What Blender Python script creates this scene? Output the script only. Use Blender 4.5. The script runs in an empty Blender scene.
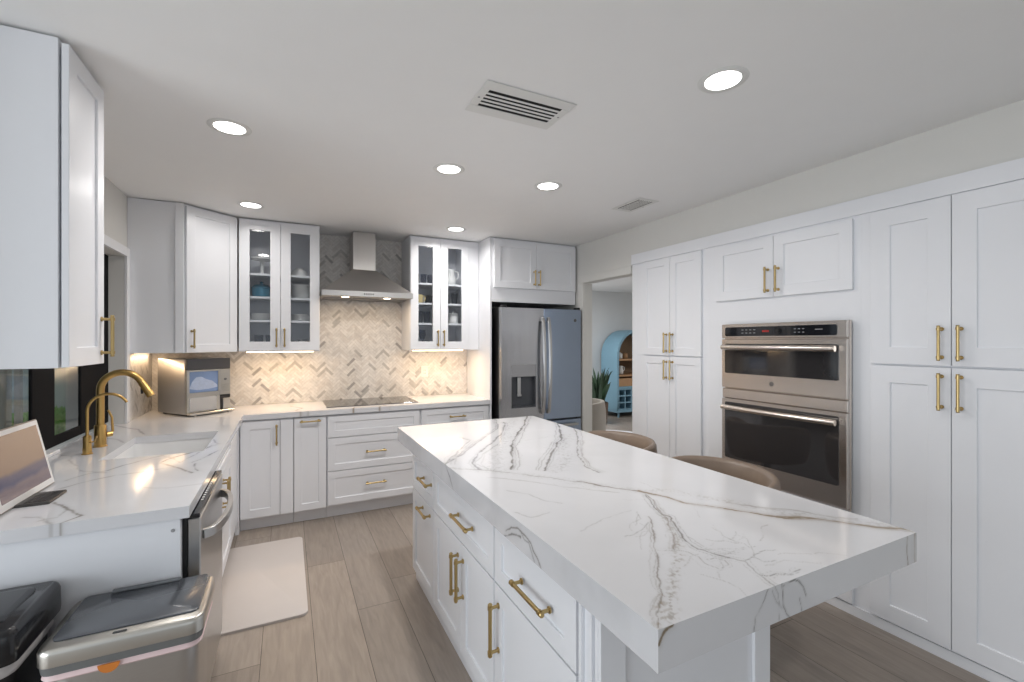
import bpy, bmesh, math, random
import numpy as np
from mathutils import Vector, Matrix
random.seed(7)
PI = math.pi
SC = bpy.context.scene
COL = SC.collection
# ------------------------------------------------------------------ camera
cam = bpy.data.cameras.new('camera')
cam.lens = 453.0 / 1024 * 36
cam.sensor_width = 36
cam.clip_start = 0.02
camo = bpy.data.objects.new('camera', cam)
COL.objects.link(camo)
camo.location = (0, 0, 1.48)
camo.rotation_euler = (PI / 2, 0, math.radians(-26.42))
SC.camera = camo
# ------------------------------------------------------------------ world, exposure
W = bpy.data.worlds.new('world')
SC.world = W
W.use_nodes = True
bgn = W.node_tree.nodes['Background']
bgn.inputs[0].default_value = (0.86, 0.93, 1.0, 1)
bgn.inputs[1].default_value = 0.62
SC.view_settings.view_transform = 'Standard'
SC.view_settings.look = 'None'
SC.view_settings.gamma = 1
SC.view_settings.exposure = 0.0
SC.view_settings.use_curve_mapping = False
SC.cycles.use_denoising = True
SC.cycles.max_bounces = 9
SC.cycles.diffuse_bounces = 5
SC.cycles.transparent_max_bounces = 12
SC.cycles.caustics_reflective = False
SC.cycles.caustics_refractive = False
SC.cycles.sample_clamp_indirect = 6


def area(name, loc, size, power, color=(1, 1, 1), rot=(0, 0, 0), shape='RECTANGLE', spread=PI, parent=None):
    l = bpy.data.lights.new(name, 'AREA')
    l.shape = shape
    l.size = size[0]
    l.size_y = size[1]
    l.energy = power
    l.color = color
    l.spread = spread
    o = bpy.data.objects.new(name, l)
    COL.objects.link(o)
    o.location = loc
    o.rotation_euler = rot
    if parent: o.parent = parent
    return o


# unseen daylight fill added behind the camera, side-window daylight, fills added in next room
area('rear_daylight_fill', (0.9, -3.9, 1.25), (3.6, 2.2), 10, (0.90, 0.95, 1.0), (PI / 2, 0, 0))
area('daylight_side_window', (-3.1, -0.2, 1.05), (3.0, 1.7), 74, (0.89, 0.95, 1.0), (PI / 2, 0, -PI / 2))
area('next_room_fill', (3.6, 6.5, 2.42), (1.0, 1.0), 50, (0.97, 0.98, 1.0))
area('next_room_fill_2', (7.0, 3.6, 2.42), (1.4, 1.4), 60, (0.97, 0.98, 1.0))

# ------------------------------------------------------------------ materials
MATS = {}


def nd(nt, t, **kw):
    n = nt.nodes.new(t)
    for k, v in kw.items(): setattr(n, k, v)
    return n


def mat(name, color, rough=0.5, metal=0.0, noise=0.0, nscale=8, bump=0.0, bscale=60, spec=0.5, aniso=0.0,
        emit=None, estr=0, coat=0.0, stretch=None, trans=0.0, alpha=1.0):
    if name in MATS: return MATS[name]
    m = bpy.data.materials.new(name)
    m.use_nodes = True
    nt = m.node_tree
    b = nt.nodes['Principled BSDF']
    b.inputs['Roughness'].default_value = rough
    b.inputs['Metallic'].default_value = metal
    b.inputs['Specular IOR Level'].default_value = spec
    b.inputs['Anisotropic'].default_value = aniso
    b.inputs['Coat Weight'].default_value = coat
    b.inputs['Transmission Weight'].default_value = trans
    b.inputs['Alpha'].default_value = alpha
    tc = nd(nt, 'ShaderNodeTexCoord')
    mp = nd(nt, 'ShaderNodeMapping')
    nt.links.new(tc.outputs['Object'], mp.inputs[0])
    if stretch: mp.inputs['Scale'].default_value = stretch
    nz = nd(nt, 'ShaderNodeTexNoise')
    nz.inputs['Scale'].default_value = nscale
    nz.inputs['Detail'].default_value = 4
    nt.links.new(mp.outputs[0], nz.inputs['Vector'])
    mr = nd(nt, 'ShaderNodeMapRange')
    mr.inputs['To Min'].default_value = 1 - noise
    mr.inputs['To Max'].default_value = 1 + noise
    nt.links.new(nz.outputs['Fac'], mr.inputs['Value'])
    vm = nd(nt, 'ShaderNodeVectorMath', operation='SCALE')
    vm.inputs[0].default_value = color[:3]
    nt.links.new(mr.outputs[0], vm.inputs['Scale'])
    nt.links.new(vm.outputs[0], b.inputs['Base Color'])
    if bump:
        n2 = nd(nt, 'ShaderNodeTexNoise')
        n2.inputs['Scale'].default_value = bscale
        nt.links.new(mp.outputs[0], n2.inputs['Vector'])
        bp = nd(nt, 'ShaderNodeBump')
        bp.inputs['Strength'].default_value = bump
        bp.inputs['Distance'].default_value = 0.002
        nt.links.new(n2.outputs['Fac'], bp.inputs['Height'])
        nt.links.new(bp.outputs[0], b.inputs['Normal'])
    if emit:
        b.inputs['Emission Color'].default_value = (*emit, 1)
        b.inputs['Emission Strength'].default_value = estr
    MATS[name] = m
    return m


WHITE = mat('cabinet_paint', (0.79, 0.80, 0.83), 0.32, noise=0.01, bump=0.02, bscale=300)
INNER = mat('cabinet_inside', (0.72, 0.73, 0.75), 0.5, noise=0.02)
WALL = mat('wall_paint', (0.70, 0.69, 0.66), 0.75, noise=0.015, bump=0.12, bscale=180)
CEIL = mat('ceiling_paint', (0.86, 0.86, 0.855), 0.8, noise=0.012, bump=0.1, bscale=140)
TRIM = mat('trim_paint', (0.80, 0.80, 0.81), 0.4, noise=0.01)
GOLD = mat('brushed_gold', (0.50, 0.37, 0.17), 0.32, 1.0, noise=0.05, nscale=30, aniso=0.3)
GOLD2 = mat('faucet_gold', (0.56, 0.36, 0.13), 0.32, 1.0, noise=0.04, nscale=30)
STEEL = mat('brushed_steel', (0.56, 0.555, 0.55), 0.30, 1.0, noise=0.05, nscale=40, aniso=0.5, stretch=(1, 1, 12))
STEELH = mat('hood_steel', (0.56, 0.54, 0.52), 0.38, 1.0, noise=0.05, nscale=40, aniso=0.4, stretch=(12, 1, 1))
STEELB = mat('fridge_steel', (0.47, 0.47, 0.48), 0.24, 1.0, noise=0.12, nscale=4, aniso=0.4, stretch=(2, 1, 0.4), bump=0.6, bscale=5)  # stretched tone noise paints in wavy reflections
STEELD = mat('dark_steel', (0.20, 0.20, 0.205), 0.35, 1.0, noise=0.05)
BLACK = mat('black_plastic', (0.012, 0.012, 0.013), 0.35, noise=0.1)
BGLASS = mat('black_glass', (0.012, 0.013, 0.016), 0.05, noise=0.05, spec=0.6)
CGLASS = mat('cooktop_glass', (0.02, 0.018, 0.016), 0.06, noise=0.05, spec=0.9, coat=0.3)
PBLACK = mat('window_frame_black', (0.008, 0.008, 0.009), 0.7, noise=0.1, spec=0.08)
CERAM = mat('white_ceramic', (0.82, 0.82, 0.80), 0.15, noise=0.01)
SINKM = mat('sink_white', (0.80, 0.80, 0.80), 0.3, noise=0.01)
BLUEC = mat('blue_enamel', (0.05, 0.19, 0.28), 0.25, noise=0.05)
YELC = mat('yellow_glaze', (0.62, 0.50, 0.25), 0.3, noise=0.05)
DARKC = mat('dark_glaze', (0.03, 0.03, 0.035), 0.25, noise=0.05)
TAUPE = mat('taupe_upholstery', (0.22, 0.165, 0.125), 0.42, noise=0.10, nscale=14, bump=0.25, bscale=220)
CREAM = mat('cream_upholstery', (0.42, 0.38, 0.33), 0.8, noise=0.08, bump=0.3, bscale=250)
WOODD = mat('dark_wood', (0.10, 0.06, 0.035), 0.45, noise=0.2, nscale=12, stretch=(1, 1, 8))
WOODM = mat('shelf_wood', (0.42, 0.24, 0.12), 0.5, noise=0.2, nscale=10, stretch=(6, 1, 1))
RATTAN = mat('cane_back', (0.20, 0.125, 0.07), 0.7, noise=0.3, nscale=60)
TEAL = mat('teal_paint', (0.21, 0.37, 0.47), 0.45, noise=0.05)
TEALD = mat('teal_paint_inside', (0.045, 0.12, 0.19), 0.6, noise=0.05)
POT = mat('brown_basket', (0.12, 0.075, 0.05), 0.7, noise=0.25, nscale=40)
LEAF = mat('snake_leaf', (0.028, 0.060, 0.028), 0.4, noise=0.5, nscale=30)
GRASS = mat('lawn_grass', (0.14, 0.38, 0.04), 0.8, noise=0.5, nscale=8)
CONC = mat('patio_concrete', (0.33, 0.33, 0.33), 0.85, noise=0.1)
STUCCO = mat('stucco', (0.50, 0.51, 0.53), 0.9, noise=0.06, bump=0.3, bscale=40)
STUCB = mat('beige_stucco', (0.46, 0.42, 0.36), 0.9, noise=0.08, bump=0.3, bscale=40)
MATM = mat('mat_foam', (0.60, 0.55, 0.52), 0.7, noise=0.02, bump=0.2, bscale=150)
RUG = mat('rug_pile', (0.75, 0.76, 0.80), 0.9, noise=0.05, bump=0.4, bscale=300)
BAG = mat('bin_liner', (0.78, 0.60, 0.60), 0.5, noise=0.05, bump=0.5, bscale=40)
BAGW = mat('white_bin_liner', (0.62, 0.60, 0.60), 0.5, noise=0.05, bump=0.5, bscale=40)
ORANGE = mat('orange_tab', (0.62, 0.20, 0.03), 0.5, noise=0.05)
LIDG = mat('lid_grey', (0.085, 0.092, 0.105), 0.22, noise=0.04, spec=0.7)
CHAMP = mat('champagne_steel', (0.55, 0.53, 0.49), 0.3, 1.0, noise=0.05, aniso=0.3)
ICEW = mat('ice_window', (0.16, 0.24, 0.42), 0.08, noise=0.5, nscale=5, spec=0.8)
ICE = mat('nugget_ice', (0.36, 0.43, 0.58), 0.35, noise=0.25, nscale=50, bump=0.5, bscale=120)
CLEARP = mat('clear_plastic', (0.75, 0.75, 0.76), 0.12, noise=0.02, alpha=0.35)
OUTLET = mat('outlet_plastic', (0.82, 0.80, 0.77), 0.35, noise=0.01)
LEDW = mat('led_warm', (1, 0.9, 0.75), 0.5, emit=(1.0, 0.72, 0.42), estr=7)
LEDC = mat('led_lens', (1, 1, 1), 0.5, emit=(1.0, 0.985, 0.96), estr=9)
HOODL = mat('hood_lamp', (1, 0.9, 0.8), 0.5, emit=(1.0, 0.78, 0.52), estr=10)
LASER = mat('red_digits', (0.2, 0.01, 0.01), 0.4, emit=(0.8, 0.06, 0.04), estr=0.12)
VENTW = mat('vent_paint', (0.74, 0.74, 0.72), 0.5, noise=0.01)
VENTD = mat('vent_dark', (0.01, 0.01, 0.01), 0.9, noise=0.1)
GREYP = mat('grey_plastic', (0.30, 0.30, 0.31), 0.4, noise=0.05)
BEZEL = mat('white_bezel', (0.72, 0.71, 0.70), 0.4, noise=0.01)


def clear_glass(name, tint=(1, 1, 1), glossy=0.10):
    m = bpy.data.materials.new(name)
    m.use_nodes = True
    nt = m.node_tree
    nt.nodes.clear()
    o = nd(nt, 'ShaderNodeOutputMaterial')
    mx = nd(nt, 'ShaderNodeMixShader')
    tr = nd(nt, 'ShaderNodeBsdfTransparent')
    tr.inputs[0].default_value = (*tint, 1)
    gl = nd(nt, 'ShaderNodeBsdfGlossy')
    gl.inputs['Roughness'].default_value = 0.03
    lw = nd(nt, 'ShaderNodeLayerWeight')
    lw.inputs['Blend'].default_value = 0.5
    pw_ = nd(nt, 'ShaderNodeMath', operation='POWER')
    pw_.inputs[1].default_value = 4.0
    nt.links.new(lw.outputs['Facing'], pw_.inputs[0])
    fr = nd(nt, 'ShaderNodeMath', operation='MULTIPLY_ADD')
    fr.inputs[1].default_value = 0.55
    fr.inputs[2].default_value = 0.035
    nt.links.new(pw_.outputs[0], fr.inputs[0])
    nt.links.new(fr.outputs[0], mx.inputs[0])
    nt.links.new(tr.outputs[0], mx.inputs[1])
    nt.links.new(gl.outputs[0], mx.inputs[2])
    nt.links.new(mx.outputs[0], o.inputs[0])
    return m


GLASS = clear_glass('pane_glass', (0.93, 0.94, 0.95))
TUMB = clear_glass('drinking_glass', (0.72, 0.74, 0.78))
WGLASS = clear_glass('window_glass', (0.80, 0.84, 0.86))


def attr_mat(name, rough, coat=0.0, noise=0.03, nscale=6, grain=None, bump=0.0, spec=0.5):
    """base colour from the mesh's own 'pattern' attribute times a fine procedural noise"""
    m = bpy.data.materials.new(name)
    m.use_nodes = True
    nt = m.node_tree
    b = nt.nodes['Principled BSDF']
    b.inputs['Roughness'].default_value = rough
    b.inputs['Coat Weight'].default_value = coat
    b.inputs['Specular IOR Level'].default_value = spec
    at = nd(nt, 'ShaderNodeAttribute')
    at.attribute_name = 'pattern'
    tc = nd(nt, 'ShaderNodeTexCoord')
    mp = nd(nt, 'ShaderNodeMapping')
    nt.links.new(tc.outputs['Object'], mp.inputs[0])
    if grain: mp.inputs['Scale'].default_value = grain
    nz = nd(nt, 'ShaderNodeTexNoise')
    nz.inputs['Scale'].default_value = nscale
    nz.inputs['Detail'].default_value = 6
    nz.inputs['Distortion'].default_value = 0.6
    if grain:
        ad = nd(nt, 'ShaderNodeVectorMath', operation='ADD')
        sc = nd(nt, 'ShaderNodeVectorMath', operation='SCALE')
        sc.inputs['Scale'].default_value = 37.0
        nt.links.new(at.outputs['Color'], sc.inputs[0])
        nt.links.new(mp.outputs[0], ad.inputs[0])
        nt.links.new(sc.outputs[0], ad.inputs[1])
        nt.links.new(ad.outputs[0], nz.inputs['Vector'])
    else:
        nt.links.new(mp.outputs[0], nz.inputs['Vector'])
    mr = nd(nt, 'ShaderNodeMapRange')
    mr.inputs['From Min'].default_value = 0.25
    mr.inputs['From Max'].default_value = 0.75
    mr.inputs['To Min'].default_value = 1 - noise
    mr.inputs['To Max'].default_value = 1 + noise
    nt.links.new(nz.outputs['Fac'], mr.inputs['Value'])
    vm = nd(nt, 'ShaderNodeVectorMath', operation='SCALE')
    nt.links.new(at.outputs['Color'], vm.inputs[0])
    nt.links.new(mr.outputs[0], vm.inputs['Scale'])
    nt.links.new(vm.outputs[0], b.inputs['Base Color'])
    if bump:
        bp = nd(nt, 'ShaderNodeBump')
        bp.inputs['Strength'].default_value = bump
        bp.inputs['Distance'].default_value = 0.001
        nt.links.new(nz.outputs['Fac'], bp.inputs['Height'])
        nt.links.new(bp.outputs[0], b.inputs['Normal'])
    return m


QUARTZ = attr_mat('veined_quartz', 0.10, noise=0.02, nscale=5, spec=0.5)
PLANK = attr_mat('oak_planks', 0.38, noise=0.16, nscale=5, grain=(9, 1.0, 1), bump=0.15)
MOSAIC = attr_mat('marble_mosaic', 0.3, noise=0.14, nscale=26)


# ------------------------------------------------------------------ mesh helpers
class MB:
    def __init__(s):
        s.v = []
        s.f = []
        s.m = []

    def add(s, vs, fs, m=0):
        o = len(s.v)
        s.v += [tuple(v) for v in vs]
        s.f += [tuple(i + o for i in f) for f in fs]
        s.m += [m] * len(fs)
        return s

    def box(s, x0, x1, y0, y1, z0, z1, m=0):
        return s.add([(x0, y0, z0), (x1, y0, z0), (x1, y1, z0), (x0, y1, z0), (x0, y0, z1), (x1, y0, z1), (x1, y1, z1), (x0, y1, z1)],
                     [(0, 3, 2, 1), (4, 5, 6, 7), (0, 1, 5, 4), (1, 2, 6, 5), (2, 3, 7, 6), (3, 0, 4, 7)], m)

    def loft(s, rings, m=0, cap=True, close=True):
        n = len(rings[0])
        vs = [p for r in rings for p in r]
        fs = []
        for k in range(len(rings) - 1):
            for i in range(n if close else n - 1):
                j = (i + 1) % n
                fs.append((k * n + i, k * n + j, (k + 1) * n + j, (k + 1) * n + i))
        if cap:
            fs.append(tuple(range(n))[::-1])
            fs.append(tuple((len(rings) - 1) * n + i for i in range(n)))
        return s.add(vs, fs, m)

    def cyl(s, p0, p1, r0, r1=None, seg=16, m=0, cap=True):
        return s.tube([p0, p1], [r0, r0 if r1 is None else r1], seg, m, cap)

    def tube(s, path, r, seg=12, m=0, cap=True):
        P = [Vector(p) for p in path]
        R = r if isinstance(r, (list, tuple)) else [r] * len(P)
        rings = []
        up = None
        for i, p in enumerate(P):
            t = (P[min(i + 1, len(P) - 1)] - P[max(i - 1, 0)]).normalized()
            if up is None:
                a = Vector((0, 0, 1)) if abs(t.z) < 0.9 else Vector((1, 0, 0))
                up = (a - t * a.dot(t)).normalized()
            else:
                up = (up - t * up.dot(t)).normalized()
            b = t.cross(up)
            rings.append([tuple(p + (up * math.cos(2 * PI * k / seg) + b * math.sin(2 * PI * k / seg)) * R[i]) for k in range(seg)])
        return s.loft(rings, m, cap)

    def lathe(s, prof, c=(0, 0, 0), seg=24, m=0, cap=True):
        rings = [[(c[0] + r * math.cos(2 * PI * k / seg), c[1] + r * math.sin(2 * PI * k / seg), c[2] + z) for k in range(seg)] for r, z in prof]
        return s.loft(rings, m, cap)

    def rrect(s, x0, x1, y0, y1, zs, r, m=0, seg=5, insets=None, cap=True):
        """stack of rounded rectangles at the heights zs, each shrunk by its inset"""
        rings = []
        for i, z in enumerate(zs):
            q = insets[i] if insets else 0
            a0, a1, b0, b1, rr = x0 + q, x1 - q, y0 + q, y1 - q, max(r - q, 0.002)
            ring = []
            for cx, cy, a in ((a1 - rr, b1 - rr, 0), (a0 + rr, b1 - rr, 90), (a0 + rr, b0 + rr, 180), (a1 - rr, b0 + rr, 270)):
                for k in range(seg + 1):
                    t = math.radians(a + 90 * k / seg)
                    ring.append((cx + rr * math.cos(t), cy + rr * math.sin(t), z))
            rings.append(ring)
        return s.loft(rings, m, cap)

    def xf(s, M):
        s.v = [tuple(M @ Vector(v)) for v in s.v]
        return s

    def build(s, name, mats, parent=None, bevel=0.0, smooth=None, loc=None, seg=1):
        me = bpy.data.meshes.new(name)
        me.from_pydata(s.v, [], s.f)
        if not isinstance(mats, (list, tuple)): mats = [mats]
        for m in mats: me.materials.append(m)
        me.polygons.foreach_set('material_index', s.m)
        bm = bmesh.new()
        bm.from_mesh(me)
        bmesh.ops.recalc_face_normals(bm, faces=bm.faces)
        bm.to_mesh(me)
        bm.free()
        if smooth is not None:
            me.polygons.foreach_set('use_smooth', [True] * len(me.polygons))
            me.set_sharp_from_angle(angle=math.radians(smooth))
        o = bpy.data.objects.new(name, me)
        COL.objects.link(o)
        if parent: o.parent = parent
        if loc: o.location = loc
        if bevel:
            b = o.modifiers.new('bevel', 'BEVEL')
            b.width = bevel
            b.segments = seg
            b.limit_method = 'ANGLE'
            b.angle_limit = math.radians(40)
        return o


def tag(o, label=None, cat=None, group=None, kind=None):
    if label: o['label'] = label
    if cat: o['category'] = cat
    if group: o['group'] = group
    if kind: o['kind'] = kind
    return o


def empty(name, loc, rz, label, cat, group=None):
    o = bpy.data.objects.new(name, None)
    o.empty_display_size = 0.1
    COL.objects.link(o)
    o.location = loc
    o.rotation_euler = (0, 0, rz)
    return tag(o, label, cat, group)


def struct(name, mb, m, bevel=0.0, parent=None):
    o = mb.build(name, m, parent, bevel)
    if not parent: o['kind'] = 'structure'
    return o


# numpy value noise, for the stone's veins
def vnoise(x, y, seed=0):
    xi = np.floor(x).astype(np.int64)
    yi = np.floor(y).astype(np.int64)
    xf, yf = x - xi, y - yi

    def h(a, b):
        n = (a * 374761393 + b * 668265263 + seed * 1442695041) & 0x7fffffff
        n = ((n ^ (n >> 13)) * 1274126177) & 0x7fffffff
        return ((n ^ (n >> 16)) & 0xffff) / 65535.0
    u, v = xf * xf * (3 - 2 * xf), yf * yf * (3 - 2 * yf)
    return (h(xi, yi) * (1 - u) + h(xi + 1, yi) * u) * (1 - v) + (h(xi, yi + 1) * (1 - u) + h(xi + 1, yi + 1) * u) * v


def fbm(x, y, seed=0, o=4):
    s, a, t = 0, 0.5, 0
    for i in range(o):
        s = s + a * vnoise(x * 2 ** i, y * 2 ** i, seed + i * 17)
        t += a
        a *= 0.5
    return s / t


STONE = np.array([0.68, 0.68, 0.70])
GREYV = np.array([0.17, 0.165, 0.16])
GOLDV = np.array([0.27, 0.19, 0.10])


def stone_colour(X, Y, veins, seed=3, jit=0.012):
    """X, Y arrays in metres -> rgb; veins = [(points, width, strength, gold, speckle)]"""
    jx = (fbm(X * 14, Y * 14, seed) - 0.5) * jit * 2
    jy = (fbm(X * 14 + 50, Y * 14 + 9, seed + 5) - 0.5) * jit * 2
    kx = (fbm(X * 70, Y * 70, seed + 31, 3) - 0.5) * jit * 0.5
    ky = (fbm(X * 70 + 20, Y * 70 + 7, seed + 37, 3) - 0.5) * jit * 0.5
    x, y = X + jx + kx, Y + jy + ky
    rgb = np.tile(STONE, (len(X), 1))
    cloud = fbm(X * 3, Y * 3, seed + 8)
    rgb *= (1 - 0.05 * np.clip((cloud - 0.5) * 3, 0, 1))[:, None]
    grit = fbm(X * 120, Y * 120, seed + 2, 3)
    mod = fbm(X * 22, Y * 22, seed + 11, 3)
    for pts, wid, stren, gold, speck in veins:
        d = np.full(len(X), 9.0)
        for (ax, ay), (bx, by) in zip(pts[:-1], pts[1:]):
            pad = wid * 5 + 0.03
            k = np.where((x > min(ax, bx) - pad) & (x < max(ax, bx) + pad) & (y > min(ay, by) - pad) & (y < max(ay, by) + pad))[0]
            if not len(k): continue
            L2 = (bx - ax) ** 2 + (by - ay) ** 2 + 1e-9
            t = np.clip(((x[k] - ax) * (bx - ax) + (y[k] - ay) * (by - ay)) / L2, 0, 1)
            d[k] = np.minimum(d[k], np.hypot(x[k] - ax - t * (bx - ax), y[k] - ay - t * (by - ay)))
        k = np.where(d < wid * 5 + 0.02)[0]
        if not len(k): continue
        if speck:
            a = np.exp(-(d[k] / wid) ** 2) * np.clip((grit[k] - 0.52) * 5, 0, 1) * stren * 0.62
            a = a + 0.16 * stren * np.exp(-(d[k] / wid) ** 2) * mod[k]
        else:
            wl = wid * (0.30 + 0.95 * mod[k])
            a = np.exp(-(d[k] / wl) ** 2) * stren * np.clip(0.25 + 1.5 * mod[k], 0, 1)
            a = np.maximum(a, 0.10 * stren * np.exp(-(d[k] / (wid * 3.2)) ** 2))
        c = GREYV * (1 - gold) + GOLDV * gold
        a = np.clip(a, 0, 1)[:, None]
        rgb[k] = rgb[k] * (1 - a) + c * a
    return rgb


def set_pattern(me, rgb):
    a = me.color_attributes.new('pattern', 'FLOAT_COLOR', 'POINT')
    buf = np.ones((len(me.vertices), 4), dtype=np.float32)
    buf[:, :3] = rgb
    a.data.foreach_set('color', buf.ravel())


def grid_mesh(name, mats, V, Q):
    me = bpy.data.meshes.new(name)
    V = np.asarray(V, dtype=np.float32)
    Q = np.asarray(Q, dtype=np.int32)
    me.vertices.add(len(V))
    me.vertices.foreach_set('co', V.ravel())
    me.loops.add(Q.size)
    me.loops.foreach_set('vertex_index', Q.ravel())
    me.polygons.add(len(Q))
    me.polygons.foreach_set('loop_start', np.arange(len(Q), dtype=np.int32) * 4)
    me.update(calc_edges=True)
    me.materials.append(mats)
    return me


# ------------------------------------------------------------------ the room
ZC = 2.49      # ceiling
YB = 4.64      # range wall
XL = -1.0      # sink wall
XR = 2.76      # oven wall
# floor: planks along y, each with its own tone
mb = MB()
mb.box(-1.3, 8.2, -4.2, 7.6, -0.12, -0.002, 0)
mb.box(-3.4, -1.3, -4.2, 1.99, -0.12, -0.002, 0)
cols = [(0.05, 0.04, 0.033)] * 16
pw = 0.229
x = 0.12 - pw * 15
k = 0
while x < 8.0:
    y = -4.1 - random.random() * 1.4
    if abs(x - 0.349) < 0.02: y = 2.61 - 1.52 * 5
    elif abs(x - 0.120) < 0.02: y = 3.25 - 1.52 * 5
    while y < 7.5:
        y1 = y + 1.52
        a, b = max(y, -4.1), min(y1, 7.5 if x > -1.3 else 1.87)
        if b > a:
            g = 0.0012
            mb.add([(x + g, a + g, 0), (x + pw - g, a + g, 0), (x + pw - g, b - g, 0), (x + g, b - g, 0)], [(0, 1, 2, 3)], 0)
            t = random.uniform(0.88, 1.10)
            w = random.uniform(-0.004, 0.004)
            cols += [(0.312 * t + w, 0.266 * t, 0.228 * t - w)] * 4
        y = y1
    x += pw
fl = mb.build('floor', PLANK)
set_pattern(fl.data, np.array(cols))
fl['kind'] = 'structure'
struct('ceiling', MB().box(-1.3, 8.2, -4.2, 7.6, ZC, ZC + 0.12).box(-3.4, -1.3, -4.2, 1.99, ZC, ZC + 0.12), CEIL)
struct('wall_back', MB().box(-1.3, 2.86, YB, YB + 0.12, 0, ZC), WALL)
WY0, WY1, WZ0, WZ1 = 2.34, 3.965, 0.914, 2.062
struct('wall_left', MB().box(-1.3, XL, 1.872, WY0, 0, ZC).box(-3.4, -1.3, 1.872, 1.99, 0, ZC).box(-1.3, XL, WY1, YB, 0, ZC).box(-1.3, XL, WY0, WY1, WZ1, ZC)
       .box(-1.3, XL, WY0, WY1, 0, 0.872), WALL)
struct('wall_right', MB().box(XR, 2.86, -1.6, 3.14, 2.243, ZC).box(XR, 2.86, 3.14, 3.873, 2.08, ZC).box(XR, 2.86, 3.873, YB, 0, ZC)
       .box(XR, 2.86, -1.6, 0.558, 0, 2.243).box(3.38, 3.42, -1.6, 3.14, 0, ZC).box(2.79, 3.42, 3.126, 3.14, 0, ZC).box(2.86, 3.42, -1.6, 3.14, 2.26, ZC), WALL)
FARP = mat('far_wall_paint', (0.66, 0.67, 0.67), 0.8, noise=0.02)
struct('wall_far', MB().box(2.861, 8.099, 7.40, 7.5, 0, ZC), FARP)
struct('wall_far_left', MB().box(2.74, 2.86, YB + 0.121, 7.5, 0, ZC), FARP)
struct('wall_far_right', MB().box(8.1, 8.2, -1.6, 7.5, 0, ZC), FARP)
struct('baseboard_far', MB().box(2.87, 8.1, 7.385, 7.399, 0, 0.10), TRIM, 0.003)
# casing of the door opening
struct('trim_1', MB().box(2.745, 2.759, 3.875, 3.95, 0.0, 2.08).box(2.745, 2.759, 3.142, 3.95, 2.081, 2.15), WALL, 0.002)
# window over the sink
w = MB()
for a, b in ((WY0 + 0.002, WY0 + 0.06), (2.935, 3.172), (3.505, WY1 - 0.002)): w.box(-1.096, -1.082, a, b, 0.93, WZ1 - 0.002)
w.box(-1.095, -1.083, WY0 + 0.06, 3.505, 0.93, 0.985).box(-1.095, -1.083, WY0 + 0.06, 3.505, 1.99, WZ1 - 0.002)
win = struct('window_1', w, PBLACK, 0.004)
MB().box(-1.0915, -1.0885, WY0 + 0.06, 2.935, 0.985, 1.99).build('pane', WGLASS, win)
MB().box(-1.0915, -1.0885, 3.172, 3.505, 0.985, 1.99).build('pane', WGLASS, win)
MB().box(-1.081, -1.030, WY0 + 0.004, 3.08, 0.9145, 0.932).build('sill', TRIM, win, 0.003)
cw = 0.062
struct('trim_2', MB().box(-0.999, -0.982, WY1, WY1 + cw, 0.9155, WZ1 + cw).box(-0.999, -0.982, WY0 - cw, WY1, WZ1, WZ1 + cw)
       .box(-0.999, -0.982, WY0 - cw, WY0, 0.9155, WZ1), TRIM, 0.002)

# outside the window
struct('ground_1', MB().box(-14, -1.32, 2.0, 14, -0.2, -0.03), CONC)
tag(MB().box(-9, -1.5, 7.7, 12.9, -0.03, 0.0).build('lawn', GRASS), 'strip of green lawn outside beyond the black window', 'lawn', kind='stuff')
struct('wall_outside', MB().box(-14, -1.32, 13.0, 13.2, -0.1, 4.2), STUCCO)
tag(MB().box(-5.2, -2.80, 7.0, 7.15, -0.03, 3.2).box(-2.74, -2.68, 7.02, 7.08, -0.03, 3.2).build('outdoor_screen', STUCB, bevel=0.01),
    'beige stucco screen wall outside seen through the left window pane', 'wall')
b = MB()
for i in range(700):
    cx, cy = random.uniform(-4.0, -2.6), random.uniform(8.4, 11.5)
    h = random.uniform(0.10, 0.30)
    a = random.uniform(0, PI)
    dx, dy = 0.05 * math.cos(a), 0.05 * math.sin(a)
    t = random.uniform(-0.1, 0.1)
    b.add([(cx - dx, cy - dy, 0.002), (cx + dx, cy + dy, 0.002), (cx + dx * .8 + t, cy + dy * .8, h * .6), (cx + t * 1.7, cy + t, h), (cx - dx * .8 + t, cy - dy * .8, h * .6)], [(0, 1, 2, 3, 4)])
tag(b.build('ground_cover', GRASS), 'bright green leafy ground cover on the lawn outside the window', 'plants', kind='stuff')


# ------------------------------------------------------------------ herringbone backsplash
def clip(poly, x0, x1, z0, z1):
    for ax, lim, sg in ((0, x0, 1), (0, x1, -1), (1, z0, 1), (1, z1, -1)):
        out = []
        for i in range(len(poly)):
            a, b = poly[i - 1], poly[i]
            da, db = (a[ax] - lim) * sg, (b[ax] - lim) * sg
            if da >= 0: 
                if not out or out[-1] != a: out.append(a)
            if (da >= 0) != (db >= 0):
                t = da / (da - db)
                out.append((a[0] + t * (b[0] - a[0]), a[1] + t * (b[1] - a[1])))
        poly = out
        if len(poly) < 3: return None
    return poly


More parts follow.
